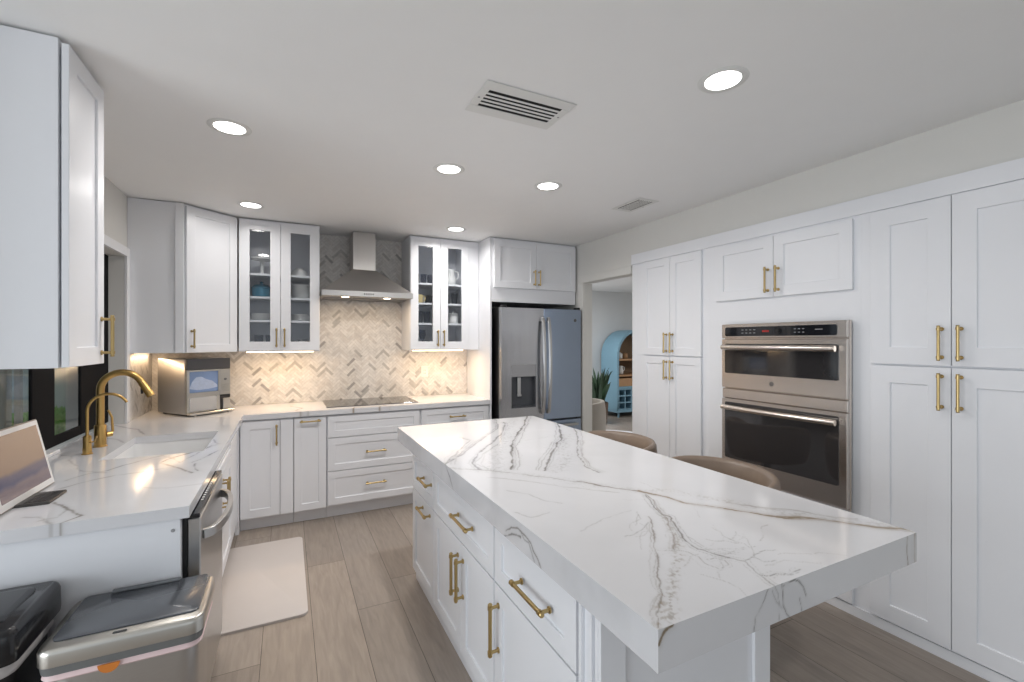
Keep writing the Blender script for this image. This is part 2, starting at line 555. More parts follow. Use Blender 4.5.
def herringbone(rects, put, slab, name, label, n=4, Wt=0.0235, gap=0.0011, seed=1):
    rnd = random.Random(seed)
    mb = MB()
    cols = []
    for r in rects: slab(mb, *r)
    cols += [(0.60, 0.565, 0.52)] * len(mb.v)
    q = math.sqrt(0.5)
    for i in range(-60, 90):
        for j in range(-30, 40):
            for kind in (0, 1):
                ox, oy = i + n * j, i - n * j
                if kind == 0: c = [(ox, oy), (ox + n, oy), (ox + n, oy + 1), (ox, oy + 1)]
                else: c = [(ox, oy + 1), (ox + 1, oy + 1), (ox + 1, oy + 1 + n), (ox, oy + 1 + n)]
                cx, cy = sum(p[0] for p in c) / 4, sum(p[1] for p in c) / 4
                c = [(p[0] + (gap / Wt if p[0] < cx else -gap / Wt), p[1] + (gap / Wt if p[1] < cy else -gap / Wt)) for p in c]
                P = [((p[0] - p[1]) * q * Wt, (p[0] + p[1]) * q * Wt + 1.4) for p in c]
                ok = False
                for r in rects:
                    if max(p[0] for p in P) < r[0] or min(p[0] for p in P) > r[1] or max(p[1] for p in P) < r[2] or min(p[1] for p in P) > r[3]: continue
                    cp = clip(P, *r)
                    if cp:
                        if not ok:
                            u = rnd.random()
                            if u < 0.035: base = (0.40, 0.385, 0.37)
                            elif u < 0.11: base = (0.52, 0.50, 0.475)
                            elif u < 0.27: base = (0.69, 0.655, 0.62)
                            else:
                                t = rnd.uniform(0.94, 1.04)
                                base = (0.76 * t, 0.735 * t, 0.705 * t)
                            ok = True
                        mb.add([put(*p) for p in cp], [tuple(range(len(cp)))])
                        cols += [base] * len(cp)
    o = mb.build(name, MOSAIC)
    set_pattern(o.data, np.array(cols))
    return tag(o, label, 'backsplash')


herringbone([(XL + 0.011, 0.25, 0.915, 1.400), (0.25, 1.052, 0.915, ZC - 0.002), (1.052, 1.752, 0.915, 1.404)],
            lambda a, b: (a, YB - 0.0100, b), lambda m, a, b, c, d: m.box(a, b, YB - 0.0085, YB - 0.001, c, d),
            'backsplash', 'cream and grey marble herringbone tile backsplash behind the range hood')
herringbone([(4.030, YB - 0.011, 0.915, 1.388)], lambda a, b: (XL + 0.0100, a, b),
            lambda m, a, b, c, d: m.box(XL + 0.001, XL + 0.0085, a, b, c, d), 'backsplash',
            'narrow strip of marble herringbone tile on the sink wall beside the ice maker', seed=5)


# ------------------------------------------------------------------ cabinets
def pull(parent, x, z, L, axis='z', y=-0.02, so=0.034, r=0.0062, name='handle'):
    """bar pull on a front whose face is at local y"""
    m = MB()
    h = L / 2
    f = y - so
    def P(t, yy): return (x, yy, z + t) if axis == 'z' else (x + t, yy, z)
    m.cyl(P(-h, f), P(h, f), r, seg=10)
    for s in (-1, 1):
        e = s * (h - 0.012)
        m.cyl(P(e, f), P(e, y + 0.0005), r * 0.85, seg=8)
        m.cyl(P(e, y - 0.004), P(e, y), r * 1.5, seg=10)
        m.cyl(P(e - 0.006, f), P(e + 0.006, f), r * 1.35, seg=10)
        m.cyl(P(s * (h - 0.0001), f), P(s * (h + 0.004), f), r * 1.3, r * 0.9, seg=10)
    return m.build(name, GOLD, parent, smooth=50)


def shaker(x0, x1, z0, z1, st=0.065, y=-0.02, t=0.0195, rec=0.008, glass=False):
    m = MB()
    s = min(st, (x1 - x0) * 0.36)
    r = min(st, (z1 - z0) * 0.30)
    yb = y + t
    # one closed frame ring, front and back, so no joint lines cross the paint
    O = [(x0, z0), (x1, z0), (x1, z1), (x0, z1)]
    I = [(x0 + s, z0 + r), (x1 - s, z0 + r), (x1 - s, z1 - r), (x0 + s, z1 - r)]
    v = [(a, y, b) for a, b in O] + [(a, y, b) for a, b in I] + [(a, yb, b) for a, b in O] + [(a, yb if glass else y + rec, b) for a, b in I]
    f = []
    for i in range(4):
        j = (i + 1) % 4
        f += [(i, j, 4 + j, 4 + i), (8 + i, 8 + j, j, i), (4 + i, 4 + j, 12 + j, 12 + i)]
        if glass: f.append((12 + i, 12 + j, 8 + j, 8 + i))
    if not glass: f += [(12, 13, 14, 15), (8, 11, 10, 9)]
    m.add(v, f)
    return m, (x0 + s, x1 - s, z0 + r, z1 - r)


def front(root, kind, x0, x1, z0, z1, hd=None, st=0.065):
    g = 0.0016
    m, I = shaker(x0 + g, x1 - g, z0 + g, z1 - g, st, glass=(kind == 'glass'))
    d = m.build('drawer' if kind == 'drawer' else 'door', WHITE, root, 0.0012)
    if kind == 'glass':
        MB().box(I[0] - 0.0, I[1], -0.010, -0.006, I[2], I[3]).build('glass_pane', GLASS, d)
    if hd:
        ax, hx, hz, L = hd
        pull(d, hx, hz, L, ax, r=0.0070 if root.name.startswith('island') else 0.0062)
    return d


def cabinet(name, label, cat, loc, rz, w, d, h, toe=0.0, group=None, hollow=False, extra=None, toeback=0.06, bv=0.0012):
    r = empty(name, loc, rz, label, cat, group)
    m = MB()
    if hollow:
        t = 0.018
        m.box(0, t, 0, d, 0, h).box(w - t, w, 0, d, 0, h).box(t, w - t, 0, d, 0, t).box(t, w - t, 0, d, h - t, h).box(t, w - t, d - 0.012, d, t, h - t)
    else:
        m.box(0, w, 0, d, toe, h)
        if toe: m.box(0, w, toeback, d, 0, toe)
    if extra: extra(m)
    m.build('body', [WHITE, INNER], r, bv)
    return r


YF = 4.29     # body front of the wall cabinets on the range wall; door faces at 4.27
ZU = 1.392
HU = 2.484 - ZU
DU = YB - 0.001 - YF
# corner wall cabinet (diagonal door)
r = empty('corner_wall_cabinet', (XL + 0.001, 4.03, ZU), 0, 'white diagonal corner wall cabinet above the ice maker', 'cabinet')
x1 = 0.61
dpt = YB - 0.001 - 4.03
m = MB()
poly = [(0, 0), (0.315, 0), (0.315, 0.006), (x1 + 0.02, YF - 4.03), (x1 + 0.02, dpt), (0, dpt)]
m.loft([[(a, b_, 0) for a, b_ in poly], [(a, b_, HU) for a, b_ in poly]])
m.box(0.275, 0.325, -0.014, -0.0003, 0, HU)
m.build('body', WHITE, r, 0.0012)
ang = math.atan2(YF - 4.03 - 0.006, x1 + 0.02 - 0.315)
L = math.hypot(YF - 4.03 - 0.006, x1 + 0.02 - 0.315)
dm, _ = shaker(0.018, L - 0.004, 0.004, HU - 0.012, 0.06)
dr = dm.build('door', WHITE, r, 0.0012)
dr.location = (0.315, 0.006, 0)
dr.rotation_euler = (0, 0, ang)
pull(dr, 0.052, 0.105, 0.135)

# dishes -------------------------------------------------------------
def dish(kind, name, label, cat, x, y, z, group, s=1.0, m=None):
    mb = MB()
    if kind == 'bowls':
        for k in range(4):
            zz = k * 0.022 * s
            mb.lathe([(0.030 * s, zz), (0.045 * s, zz + 0.002), (0.072 * s, zz + 0.040 * s), (0.069 * s, zz + 0.040 * s), (0.043 * s, zz + 0.006), (0.001, zz + 0.005)], seg=20)
    elif kind == 'bowl_down':
        mb.lathe([(0.072 * s, 0), (0.070 * s, 0.02 * s), (0.055 * s, 0.055 * s), (0.032 * s, 0.068 * s), (0.030 * s, 0.080 * s), (0.001, 0.080 * s)], seg=20)
    elif kind == 'plates':
        for k in range(6):
            zz = k * 0.009
            mb.lathe([(0.045 * s, zz), (0.055 * s, zz + 0.002), (0.092 * s, zz + 0.011), (0.091 * s, zz + 0.013), (0.055 * s, zz + 0.005), (0.001, zz + 0.005)], seg=24)
    elif kind == 'cup':
        mb.lathe([(0.028 * s, 0), (0.036 * s, 0.01 * s), (0.038 * s, 0.085 * s), (0.035 * s, 0.085 * s), (0.033 * s, 0.01 * s), (0.001, 0.009 * s)], seg=18)
        mb.tube([(0.036 * s, 0, 0.07 * s), (0.056 * s, 0, 0.066 * s), (0.060 * s, 0, 0.045 * s), (0.052 * s, 0, 0.026 * s), (0.035 * s, 0, 0.022 * s)], 0.005 * s, 8)
    elif kind == 'glass':
        mb.lathe([(0.026 * s, 0), (0.030 * s, 0.004), (0.036 * s, 0.12 * s), (0.0345 * s, 0.12 * s), (0.0285 * s, 0.010), (0.001, 0.010)], seg=18)
    elif kind == 'wine':
        mb.lathe([(0.032, 0), (0.030, 0.003), (0.005, 0.008), (0.004, 0.07), (0.022, 0.09), (0.036, 0.13), (0.030, 0.18), (0.029, 0.18), (0.034, 0.13), (0.020, 0.093), (0.001, 0.088)], seg=18)
    elif kind == 'stand':
        mb.lathe([(0.055, 0), (0.050, 0.008), (0.014, 0.02), (0.012, 0.10), (0.02, 0.125), (0.085, 0.135), (0.088, 0.150), (0.084, 0.150), (0.080, 0.140), (0.001, 0.140)], seg=24)
    elif kind == 'tureen':
        mb.lathe([(0.05, 0), (0.07, 0.01), (0.078, 0.06), (0.075, 0.075), (0.080, 0.080), (0.060, 0.105), (0.02, 0.118), (0.012, 0.125), (0.016, 0.135), (0.001, 0.140)], seg=24)
    elif kind == 'jug':
        mb.lathe([(0.035, 0), (0.048, 0.01), (0.055, 0.07), (0.036, 0.13), (0.040, 0.165), (0.037, 0.165), (0.033, 0.13), (0.001, 0.12)], seg=20)
        mb.tube([(0.036, 0, 0.15), (0.075, 0, 0.14), (0.078, 0, 0.09), (0.052, 0, 0.06)], 0.006, 8)
    elif kind == 'bottle':
        mb.lathe([(0.026, 0), (0.028, 0.005), (0.028, 0.09), (0.012, 0.115), (0.011, 0.145), (0.013, 0.150), (0.001, 0.150)], seg=16)
    elif kind == 'canister':
        mb.lathe([(0.045, 0), (0.050, 0.005), (0.050, 0.085), (0.044, 0.090), (0.047, 0.094), (0.047, 0.105), (0.012, 0.112), (0.012, 0.125), (0.001, 0.125)], seg=20)
    o = mb.build(name, m or CERAM, smooth=50)
    o.location = (x, y, z + 0.0006)
    o.rotation_euler = (0, 0, random.uniform(-0.5, 0.5))
    tag(o, label, cat, group)
    return o


SHELF = [0.245, 0.440, 0.632]


def glass_cabinet(name, label, x0, x1, filler=0.0):
    w = x1 - x0
    r = cabinet(name, label, 'cabinet', (x0, YF, ZU), 0, w, DU, HU, hollow=True,
                extra=(lambda m: m.box(w + 0.0005, w + filler, 0.0, DU, 0, HU)) if filler else None)
    for z in SHELF:
        MB().box(0.019, w - 0.019, 0.004, DU - 0.013, z, z + 0.018).build('shelf', WHITE, r, 0.001)
    z0, z1 = 0.006, HU - 0.014
    front(r, 'glass', 0.002, w / 2, z0, z1, ('z', w / 2 - 0.030, 0.115, 0.15), 0.075)
    front(r, 'glass', w / 2, w - 0.002, z0, z1, ('z', w / 2 + 0.030, 0.115, 0.15), 0.075)
    return r


glass_cabinet('glass_door_cabinet', 'white wall cabinet with two glass doors left of the range hood', -0.352, 0.256)
glass_cabinet('glass_door_cabinet', 'white wall cabinet with two glass doors right of the range hood', 1.046, 1.640, 0.112)
Z0, Z1, Z2, Z3 = ZU + 0.018, ZU + SHELF[0] + 0.018, ZU + SHELF[1] + 0.018, ZU + SHELF[2] + 0.018
gl = 'crockery in the glass cabinet left of the hood'
gr = 'glassware and crockery in the glass cabinet right of the hood'
dish('stand', 'cake_stand', 'white footed cake stand on the top shelf behind the leftmost glass door', 'cake stand', -0.19, 4.45, Z3, gl)
dish('bowl_down', 'bowl', 'white upturned bowl on the top shelf left of the hood', 'bowl', 0.10, 4.43, Z3, gl)
dish('tureen', 'casserole', 'teal lidded casserole on the second shelf behind the leftmost glass door', 'casserole', -0.195, 4.44, Z2, gl, m=BLUEC)
dish('bowls', 'bowl_stack', 'tall stack of white bowls on the second shelf left of the hood', 'bowls', 0.115, 4.43, Z2, gl, 1.15)
dish('plates', 'plate_stack', 'stack of white plates on the third shelf behind the leftmost glass door', 'plates', -0.19, 4.43, Z1, gl, 0.95)
dish('plates', 'plate_stack', 'stack of white plates on the third shelf next to the hood, left of it', 'plates', 0.12, 4.43, Z1, gl, 0.95)
dish('glass', 'drinking_glass', 'clear tumbler on the cabinet floor behind the leftmost glass door, left one', 'glass', -0.215, 4.42, Z0, gl, m=TUMB)
dish('glass', 'drinking_glass', 'clear tumbler on the cabinet floor behind the leftmost glass door, right one', 'glass', -0.13, 4.40, Z0, gl, m=TUMB)
dish('cup', 'mug', 'grey mug on the floor of the cabinet left of the hood, by its right door', 'mug', 0.12, 4.42, Z0, gl, m=GREYP)
for i, (dx, lab) in enumerate(((-0.05, 'left'), (0.03, 'middle'), (0.10, 'right'))):
    dish('glass', 'drinking_glass', 'short clear glass, %s one of three on the top shelf right of the hood' % lab, 'glass', 1.19 + dx, 4.42 + 0.02 * i, Z3, gr, 0.85, m=TUMB)
dish('jug', 'pitcher', 'white pitcher on the top shelf behind the rightmost glass door', 'pitcher', 1.50, 4.43, Z3, gr)
dish('cup', 'mug', 'pale yellow mug on the second shelf right of the hood', 'mug', 1.165, 4.40, Z2, gr, m=YELC)
dish('cup', 'mug', 'dark mug on the second shelf right of the hood', 'mug', 1.272, 4.44, Z2, gr, m=DARKC)
dish('bottle', 'bottle', 'small dark bottle on the second shelf behind the rightmost glass door', 'bottle', 1.45, 4.40, Z2, gr, m=DARKC)
dish('glass', 'drinking_glass', 'clear glass beside the small dark bottle behind the rightmost glass door', 'glass', 1.54, 4.43, Z2, gr, m=TUMB)
dish('glass', 'drinking_glass', 'tall clear glass on the third shelf right of the hood, left one', 'glass', 1.17, 4.41, Z1, gr, m=TUMB)
dish('glass', 'drinking_glass', 'tall clear glass on the third shelf right of the hood, right one', 'glass', 1.25, 4.43, Z1, gr, m=TUMB)
dish('canister', 'canister', 'white lidded canister on the third shelf behind the rightmost glass door', 'canister', 1.52, 4.41, Z1, gr)
dish('canister', 'canister', 'dark canister on the third shelf behind the rightmost glass door', 'canister', 1.425, 4.47, Z1, gr, m=DARKC)
dish('wine', 'wine_glass', 'clear wine glass on the floor of the cabinet right of the hood', 'wine glass', 1.20, 4.41, Z0, gr, m=TUMB)

# under-cabinet lights
def led(x0, x1, y, label, m=None):
    o = MB().box(x0, x1, y - 0.012, y + 0.012, ZU - 0.009, ZU - 0.0005).build('under_cabinet_light', m or LEDW)
    tag(o, label, 'light', 'under-cabinet light bars')
    area('under_cabinet_glow', ((x0 + x1) / 2, y, ZU - 0.012), (x1 - x0, 0.02), 5.2 * (x1 - x0), (1.0, 0.70, 0.42))


led(-0.30, 0.21, 4.36, 'warm light bar under the glass cabinet left of the hood')
led(1.09, 1.60, 4.36, 'warm light bar under the glass cabinet right of the hood')
tag(MB().box(-0.972, -0.950, 4.08, 4.52, ZU - 0.009, ZU - 0.0005).build('under_cabinet_light', mat('led_warm_dim', (1, 0.9, 0.75), 0.5, emit=(1.0, 0.72, 0.42), estr=1.4)),
    'warm light bar under the diagonal corner cabinet', 'light', 'under-cabinet light bars')
area('under_cabinet_glow', (-0.961, 4.30, ZU - 0.012), (0.02, 0.44), 1.0, (1.0, 0.70, 0.42))

# fridge surround
YC = 4.01
m = MB().box(1.755, 1.773, YC, YB - 0.001, 0, 2.484)
tag(m.build('fridge_side_panel', WHITE, bevel=0.0012), 'tall white panel between the back counter and the fridge', 'panel')
fc = cabinet('fridge_top_cabinet', 'white two-door wall cabinet above the fridge', 'cabinet', (1.775, YC, 1.862), 0, 0.966, YB - 0.001 - YC, 2.484 - 1.862)
front(fc, 'door', 0.016, 0.483, 0.137, 0.605, ('z', 0.455, 0.250, 0.15))
front(fc, 'door', 0.483, 0.960, 0.137, 0.605, ('z', 0.511, 0.250, 0.15))

# base cabinets, range wall: door faces y = 4.02
YD = 4.04
ZK = 0.873
DB = YB - 0.001 - YD
c = cabinet('base_cabinet', 'white one-door base cabinet in the inner corner left of the cooktop', 'cabinet', (-0.325, YD, 0), 0, 0.372, DB, ZK, 0.105)
front(c, 'door', 0.004, 0.276, 0.11, 0.862, ('z', 0.252, 0.745, 0.155))
MB().box(0.279, 0.371, -0.020, -0.0005, 0.11, 0.862).build('filler_strip', WHITE, c, 0.0012)
c = cabinet('pull_out_cabinet', 'narrow white pull-out base cabinet with horizontal pull beside the cooktop drawers', 'cabinet', (0.049, YD, 0), 0, 0.244, DB, ZK, 0.105)
front(c, 'door', 0.002, 0.240, 0.11, 0.862, ('x', 0.121, 0.832, 0.15), 0.055)
c = cabinet('drawer_cabinet', 'white three-drawer base cabinet under the cooktop', 'cabinet', (0.295, YD, 0), 0, 0.782, DB, ZK, 0.105)
front(c, 'drawer', 0.006, 0.776, 0.679, 0.862, None, 0.055)
front(c, 'drawer', 0.006, 0.776, 0.402, 0.675, ('x', 0.391, 0.540, 0.165), 0.055)
front(c, 'drawer', 0.006, 0.776, 0.12, 0.398, ('x', 0.391, 0.270, 0.165), 0.055)
c = cabinet('drawer_cabinet', 'white drawer base cabinet between cooktop and fridge', 'cabinet', (1.079, YD, 0), 0, 0.674, DB, ZK, 0.105)
front(c, 'drawer', 0.006, 0.668, 0.679, 0.862, ('x', 0.345, 0.780, 0.15), 0.055)
front(c, 'drawer', 0.006, 0.668, 0.402, 0.675, ('x', 0.345, 0.540, 0.15), 0.055)
front(c, 'drawer', 0.006, 0.668, 0.12, 0.398, ('x', 0.345, 0.270, 0.15), 0.055)

# base cabinets, sink wall: faces x = -.335 (body front -.355), facing +x
XF = -0.355
c = cabinet('sink_cabinet', 'white sink base cabinet with two doors beyond the dishwasher', 'cabinet', (XF, 2.555, 0), PI / 2, 1.05, 0.64, 0.66, 0.105,
            extra=lambda m: m.box(0, 1.05, 0, 0.018, 0.66, ZK).box(0, 0.018, 0.018, 0.64, 0.66, ZK).box(1.032, 1.05, 0.018, 0.64, 0.66, ZK))
front(c, 'drawer', 0.004, 1.046, 0.715, 0.862, None, 0.05)
front(c, 'door', 0.004, 0.525, 0.11, 0.711, ('z', 0.490, 0.60, 0.16))
front(c, 'door', 0.525, 1.046, 0.11, 0.711, ('z', 0.560, 0.60, 0.16))

m = MB().box(-0.999, -0.355, 3.609, YB - 0.001, 0.105, ZK).box(-0.999, -0.42, 3.609, YB - 0.001, 0, 0.105).box(-0.355, -0.335, 3.609, 4.019, 0.11, 0.862).box(-0.355, -0.327, 4.021, YB - 0.001, 0, ZK)
tag(m.build('corner_base_cabinet', WHITE, bevel=0.0012), 'white blind corner base cabinet between sink cabinet and range wall', 'cabinet')
# end panel of the sink run
e = empty('end_panel', (-0.999, 1.898, 0), 0, 'large plain white end panel of the sink counter behind the bins', 'panel')
MB().box(0, 0.672, 0, 0.030, 0, ZK).build('panel_board', WHITE, e, 0.0015)
MB().cyl((0.651, -0.002, 0.834), (0.651, 0.001, 0.834), 0.006, seg=14).build('screw_cap', GREYP, e, smooth=40)
# dishwasher
dw = empty('dishwasher', (-0.325, 1.934, 0), PI / 2, 'stainless steel dishwasher at the near end of the sink counter', 'dishwasher')
MB().box(0.004, 0.600, 0.002, 0.60, 0.10, 0.868).box(0.004, 0.600, 0.06, 0.60, 0, 0.10).build('body', BLACK, dw)
MB().box(0.0, 0.604, -0.050, -0.012, 0.112, 0.852).build('door', STEEL, dw, 0.003).__setitem__('label', 'stainless door panel')
MB().box(0.0, 0.604, -0.012, 0.0015, 0.112, 0.868).build('door_seal', BLACK, dw)
cp = MB().box(0.0, 0.604, -0.048, -0.0125, 0.8525, 0.868).build('control_strip', BGLASS, dw, 0.002)
m = MB()
for k in range(9): m.box(0.16 + k * 0.03, 0.172 + k * 0.03, -0.036, -0.028, 0.868, 0.8688)
m.build('button_marks', BEZEL, cp)
m = MB()
pth = [(0.05 + 0.504 * t, -0.050 - 0.058 * math.sin(PI * t) ** 0.45 if 0 < t < 1 else -0.050, 0.775) for t in [i / 24 for i in range(25)]]
rings = []
for i, p in enumerate(pth):
    a, b2 = Vector(pth[max(i - 1, 0)]), Vector(pth[min(i + 1, 24)])
    t = (b2 - a).normalized()
    nrm = Vector((t.y, -t.x, 0))
    P = Vector(p)
    rings.append([tuple(P + nrm * u + Vector((0, 0, v))) for u, v in ((-0.009, -0.017), (0.009, -0.017), (0.009, 0.017), (-0.009, 0.017))])
m.loft(rings)
m.build('handle', STEEL, dw, 0.002, smooth=60)


# ------------------------------------------------------------------ stone tops
def cuts(bp, step):
    out = []
    for a, b_ in zip(bp[:-1], bp[1:]):
        n = max(1, int(round((b_ - a) / step)))
        out += list(np.linspace(a, b_, n, endpoint=False))
    return np.array(out + [bp[-1]])


def slab(name, bpx, bpy_, inside, z0, z1, step, veins, seed, side=None):
    X, Y = cuts(bpx, step), cuts(bpy_, step)
    nx, ny = len(X) - 1, len(Y) - 1
    cx, cy = np.meshgrid((X[1:] + X[:-1]) / 2, (Y[1:] + Y[:-1]) / 2, indexing='ij')
    M = inside(cx, cy)
    idx = -np.ones((nx + 1, ny + 1), dtype=np.int64)
    used = np.zeros((nx + 1, ny + 1), bool)
    used[:-1, :-1] |= M; used[1:, :-1] |= M; used[:-1, 1:] |= M; used[1:, 1:] |= M
    ii = np.argwhere(used)
    idx[used] = np.arange(len(ii))
    n = len(ii)
    px, py = X[ii[:, 0]], Y[ii[:, 1]]
    V = [np.c_[px, py, np.full(n, z1)], np.c_[px, py, np.full(n, z0)]]
    col = stone_colour(px, py, veins, seed)
    C = [col, col]
    c = np.argwhere(M)
    a, b_ = c[:, 0], c[:, 1]
    q = np.c_[idx[a, b_], idx[a + 1, b_], idx[a + 1, b_ + 1], idx[a, b_ + 1]]
    Q = [q, q[:, ::-1] + n]
    P = np.pad(M, 1)
    base = 2 * n
    for dx, dy, e0, e1 in ((-1, 0, (0, 1), (0, 0)), (1, 0, (1, 0), (1, 1)), (0, -1, (0, 0), (1, 0)), (0, 1, (1, 1), (0, 1))):
        k = np.argwhere(M & ~P[1 + dx:1 + dx + nx, 1 + dy:1 + dy + ny])
        if not len(k): continue
        A = np.c_[X[k[:, 0] + e0[0]], Y[k[:, 1] + e0[1]]]
        B = np.c_[X[k[:, 0] + e1[0]], Y[k[:, 1] + e1[1]]]
        rows = max(1, int(round((z1 - z0) / step)))
        if side is None: rows = 1
        for r_ in range(rows):
            za, zb = z0 + (z1 - z0) * r_ / rows, z0 + (z1 - z0) * (r_ + 1) / rows
            m_ = len(k)
            vv = np.concatenate([np.c_[A, np.full(m_, za)], np.c_[B, np.full(m_, za)], np.c_[B, np.full(m_, zb)], np.c_[A, np.full(m_, zb)]])
            V.append(vv)
            if side: C.append(side(vv, (dx, dy)))
            else: C.append(stone_colour(vv[:, 0], vv[:, 1], veins, seed))
            j = np.arange(m_)
            Q.append(np.c_[base + j, base + m_ + j, base + 2 * m_ + j, base + 3 * m_ + j])
            base += 4 * m_
    me = grid_mesh(name, QUARTZ, np.concatenate(V), np.concatenate(Q))
    set_pattern(me, np.concatenate(C))
    o = bpy.data.objects.new(name, me)
    COL.objects.link(o)
    return o


CV = [  # veins of the sink and range counters: points, width, strength, goldness, speckled
    ([(-0.80, 2.45), (-0.754, 2.538), (-0.701, 2.557), (-0.664, 2.636), (-0.606, 2.708), (-0.557, 2.775)], 0.006, 0.6, 0, 0),
    ([(-0.36, 2.93), (-0.40, 2.84), (-0.456, 2.76), (-0.515, 2.674), (-0.528, 2.607), (-0.491, 2.55), (-0.437, 2.473), (-0.369, 2.357)], 0.007, 0.75, 0.2, 0),
    ([(-0.341, 2.932), (-0.392, 2.845), (-0.452, 2.747), (-0.563, 2.70)], 0.005, 0.6, 0, 0),
    ([(-0.378, 2.52), (-0.366, 2.438), (-0.35, 2.383)], 0.006, 0.9, 0, 0),
    ([(-0.40, 2.55), (-0.374, 2.598), (-0.343, 2.699), (-0.311, 2.778)], 0.005, 0.7, 0, 0),
    ([(-1.067, 3.945), (-0.961, 3.811), (-0.853, 3.655), (-0.772, 3.449)], 0.007, 0.6, 0, 0),
    ([(-0.939, 3.403), (-0.876, 3.351), (-0.81, 3.216)], 0.006, 0.5, 0, 0),
    ([(-0.375, 3.10), (-0.358, 2.996), (-0.33, 2.95)], 0.005, 0.7, 0, 0),
    ([(-0.54, 2.75), (-0.49, 2.69), (-0.449, 2.568), (-0.432, 2.627), (-0.40, 2.777)], 0.004, 0.5, 0, 0),
    ([(-0.735, 2.13), (-0.685, 2.06), (-0.639, 2.001), (-0.60, 1.93), (-0.63, 1.89)], 0.005, 0.85, 0.3, 0),
    ([(-0.70, 2.09), (-0.66, 2.02), (-0.66, 1.95), (-0.70, 1.94)], 0.004, 0.5, 0.3, 0),
    ([(-0.78, 2.33), (-0.735, 2.387), (-0.643, 2.46), (-0.561, 2.465), (-0.45, 2.50)], 0.006, 0.45, 0, 0),
    ([(-0.76, 2.0), (-0.712, 1.977), (-0.678, 1.928), (-0.65, 1.885)], 0.006, 0.5, 0.2, 0),
    ([(-1.03, 3.041), (-0.95, 2.95), (-0.90, 2.80), (-0.80, 2.60), (-0.70, 2.52)], 0.006, 0.4, 0, 0),
    ([(-0.5, 2.20), (-0.42, 2.15), (-0.30, 2.16)], 0.005, 0.3, 0, 0),
    ([(0.1, 4.0), (0.06, 4.08), (0.12, 4.2), (0.02, 4.4)], 0.008, 0.7, 0.6, 0),
    ([(-0.3, 4.05), (-0.1, 4.04), (0.1, 4.02), (0.15, 4.0)], 0.008, 0.45, 0.2, 0),
    ([(0.5, 4.0), (0.52, 4.06), (0.75, 4.05), (0.80, 4.0)], 0.008, 0.9, 0.8, 0),
    ([(0.72, 4.0), (0.74, 4.05), (0.78, 4.07)], 0.010, 0.9, 0.5, 0),
    ([(1.15, 4.0), (1.2, 4.06), (1.3, 4.02), (1.5, 4.1)], 0.007, 0.8, 0.6, 0),
    ([(-0.9, 4.5), (-0.6, 4.1), (-0.4, 3.9)], 0.006, 0.35, 0, 0),
]
SX0, SX1, SY0, SY1 = -0.80, -0.385, 2.79, 3.38


def in_ctr(x, y):
    m = (x > -0.999) & (x < -0.30) & (y < 4.0)
    m |= (x > -0.999) & (y > 4.0)
    m |= (x < -0.999) & (y > 2.343) & (y < 3.963)
    return m & ~((x > SX0) & (x < SX1) & (y > SY0) & (y < SY1))


o = slab('kitchen_worktop', [-1.080, -0.999, SX0, SX1, -0.30, 1.753], [1.885, 2.343, SY0, SY1, 3.963, 4.0, YB - 0.0015], in_ctr, 0.874, 0.914, 0.005, CV, 3)
tag(o, 'white grey-veined quartz worktop running under the window and along the range wall', 'worktop')

# sink
s_ = MB()
zs = [0.8735, 0.71, 0.695, 0.690]
s_.rrect(SX0 - 0.004, SX1 + 0.004, SY0 - 0.004, SY1 + 0.004, zs, 0.04, insets=[0, 0.004, 0.02, 0.04], cap=False)
s_.rrect(SX0 - 0.016, SX1 + 0.016, SY0 - 0.016, SY1 + 0.016, [0.8735, 0.70, 0.682, 0.676], 0.05, insets=[0, 0.002, 0.02, 0.04], cap=False)
n_ = 24
s_.f += [tuple(3 * n_ + i for i in range(n_)), tuple(7 * n_ + i for i in range(n_))]
s_.m += [0, 0]
for i in range(n_):
    s_.f.append((i, (i + 1) % n_, 4 * n_ + (i + 1) % n_, 4 * n_ + i)); s_.m.append(0)
sk = empty('sink', (0, 0, 0), 0, 'white undermount sink set into the quartz worktop below the window', 'sink')
s_.build('basin', SINKM, sk, smooth=40)
MB().lathe([(0.001, 0.003), (0.022, 0.003), (0.036, 0.0045), (0.040, 0.001), (0.040, 0.0)], (-0.60, 3.085, 0.6902), cap=False).build('drain', GOLD, sk, smooth=40)

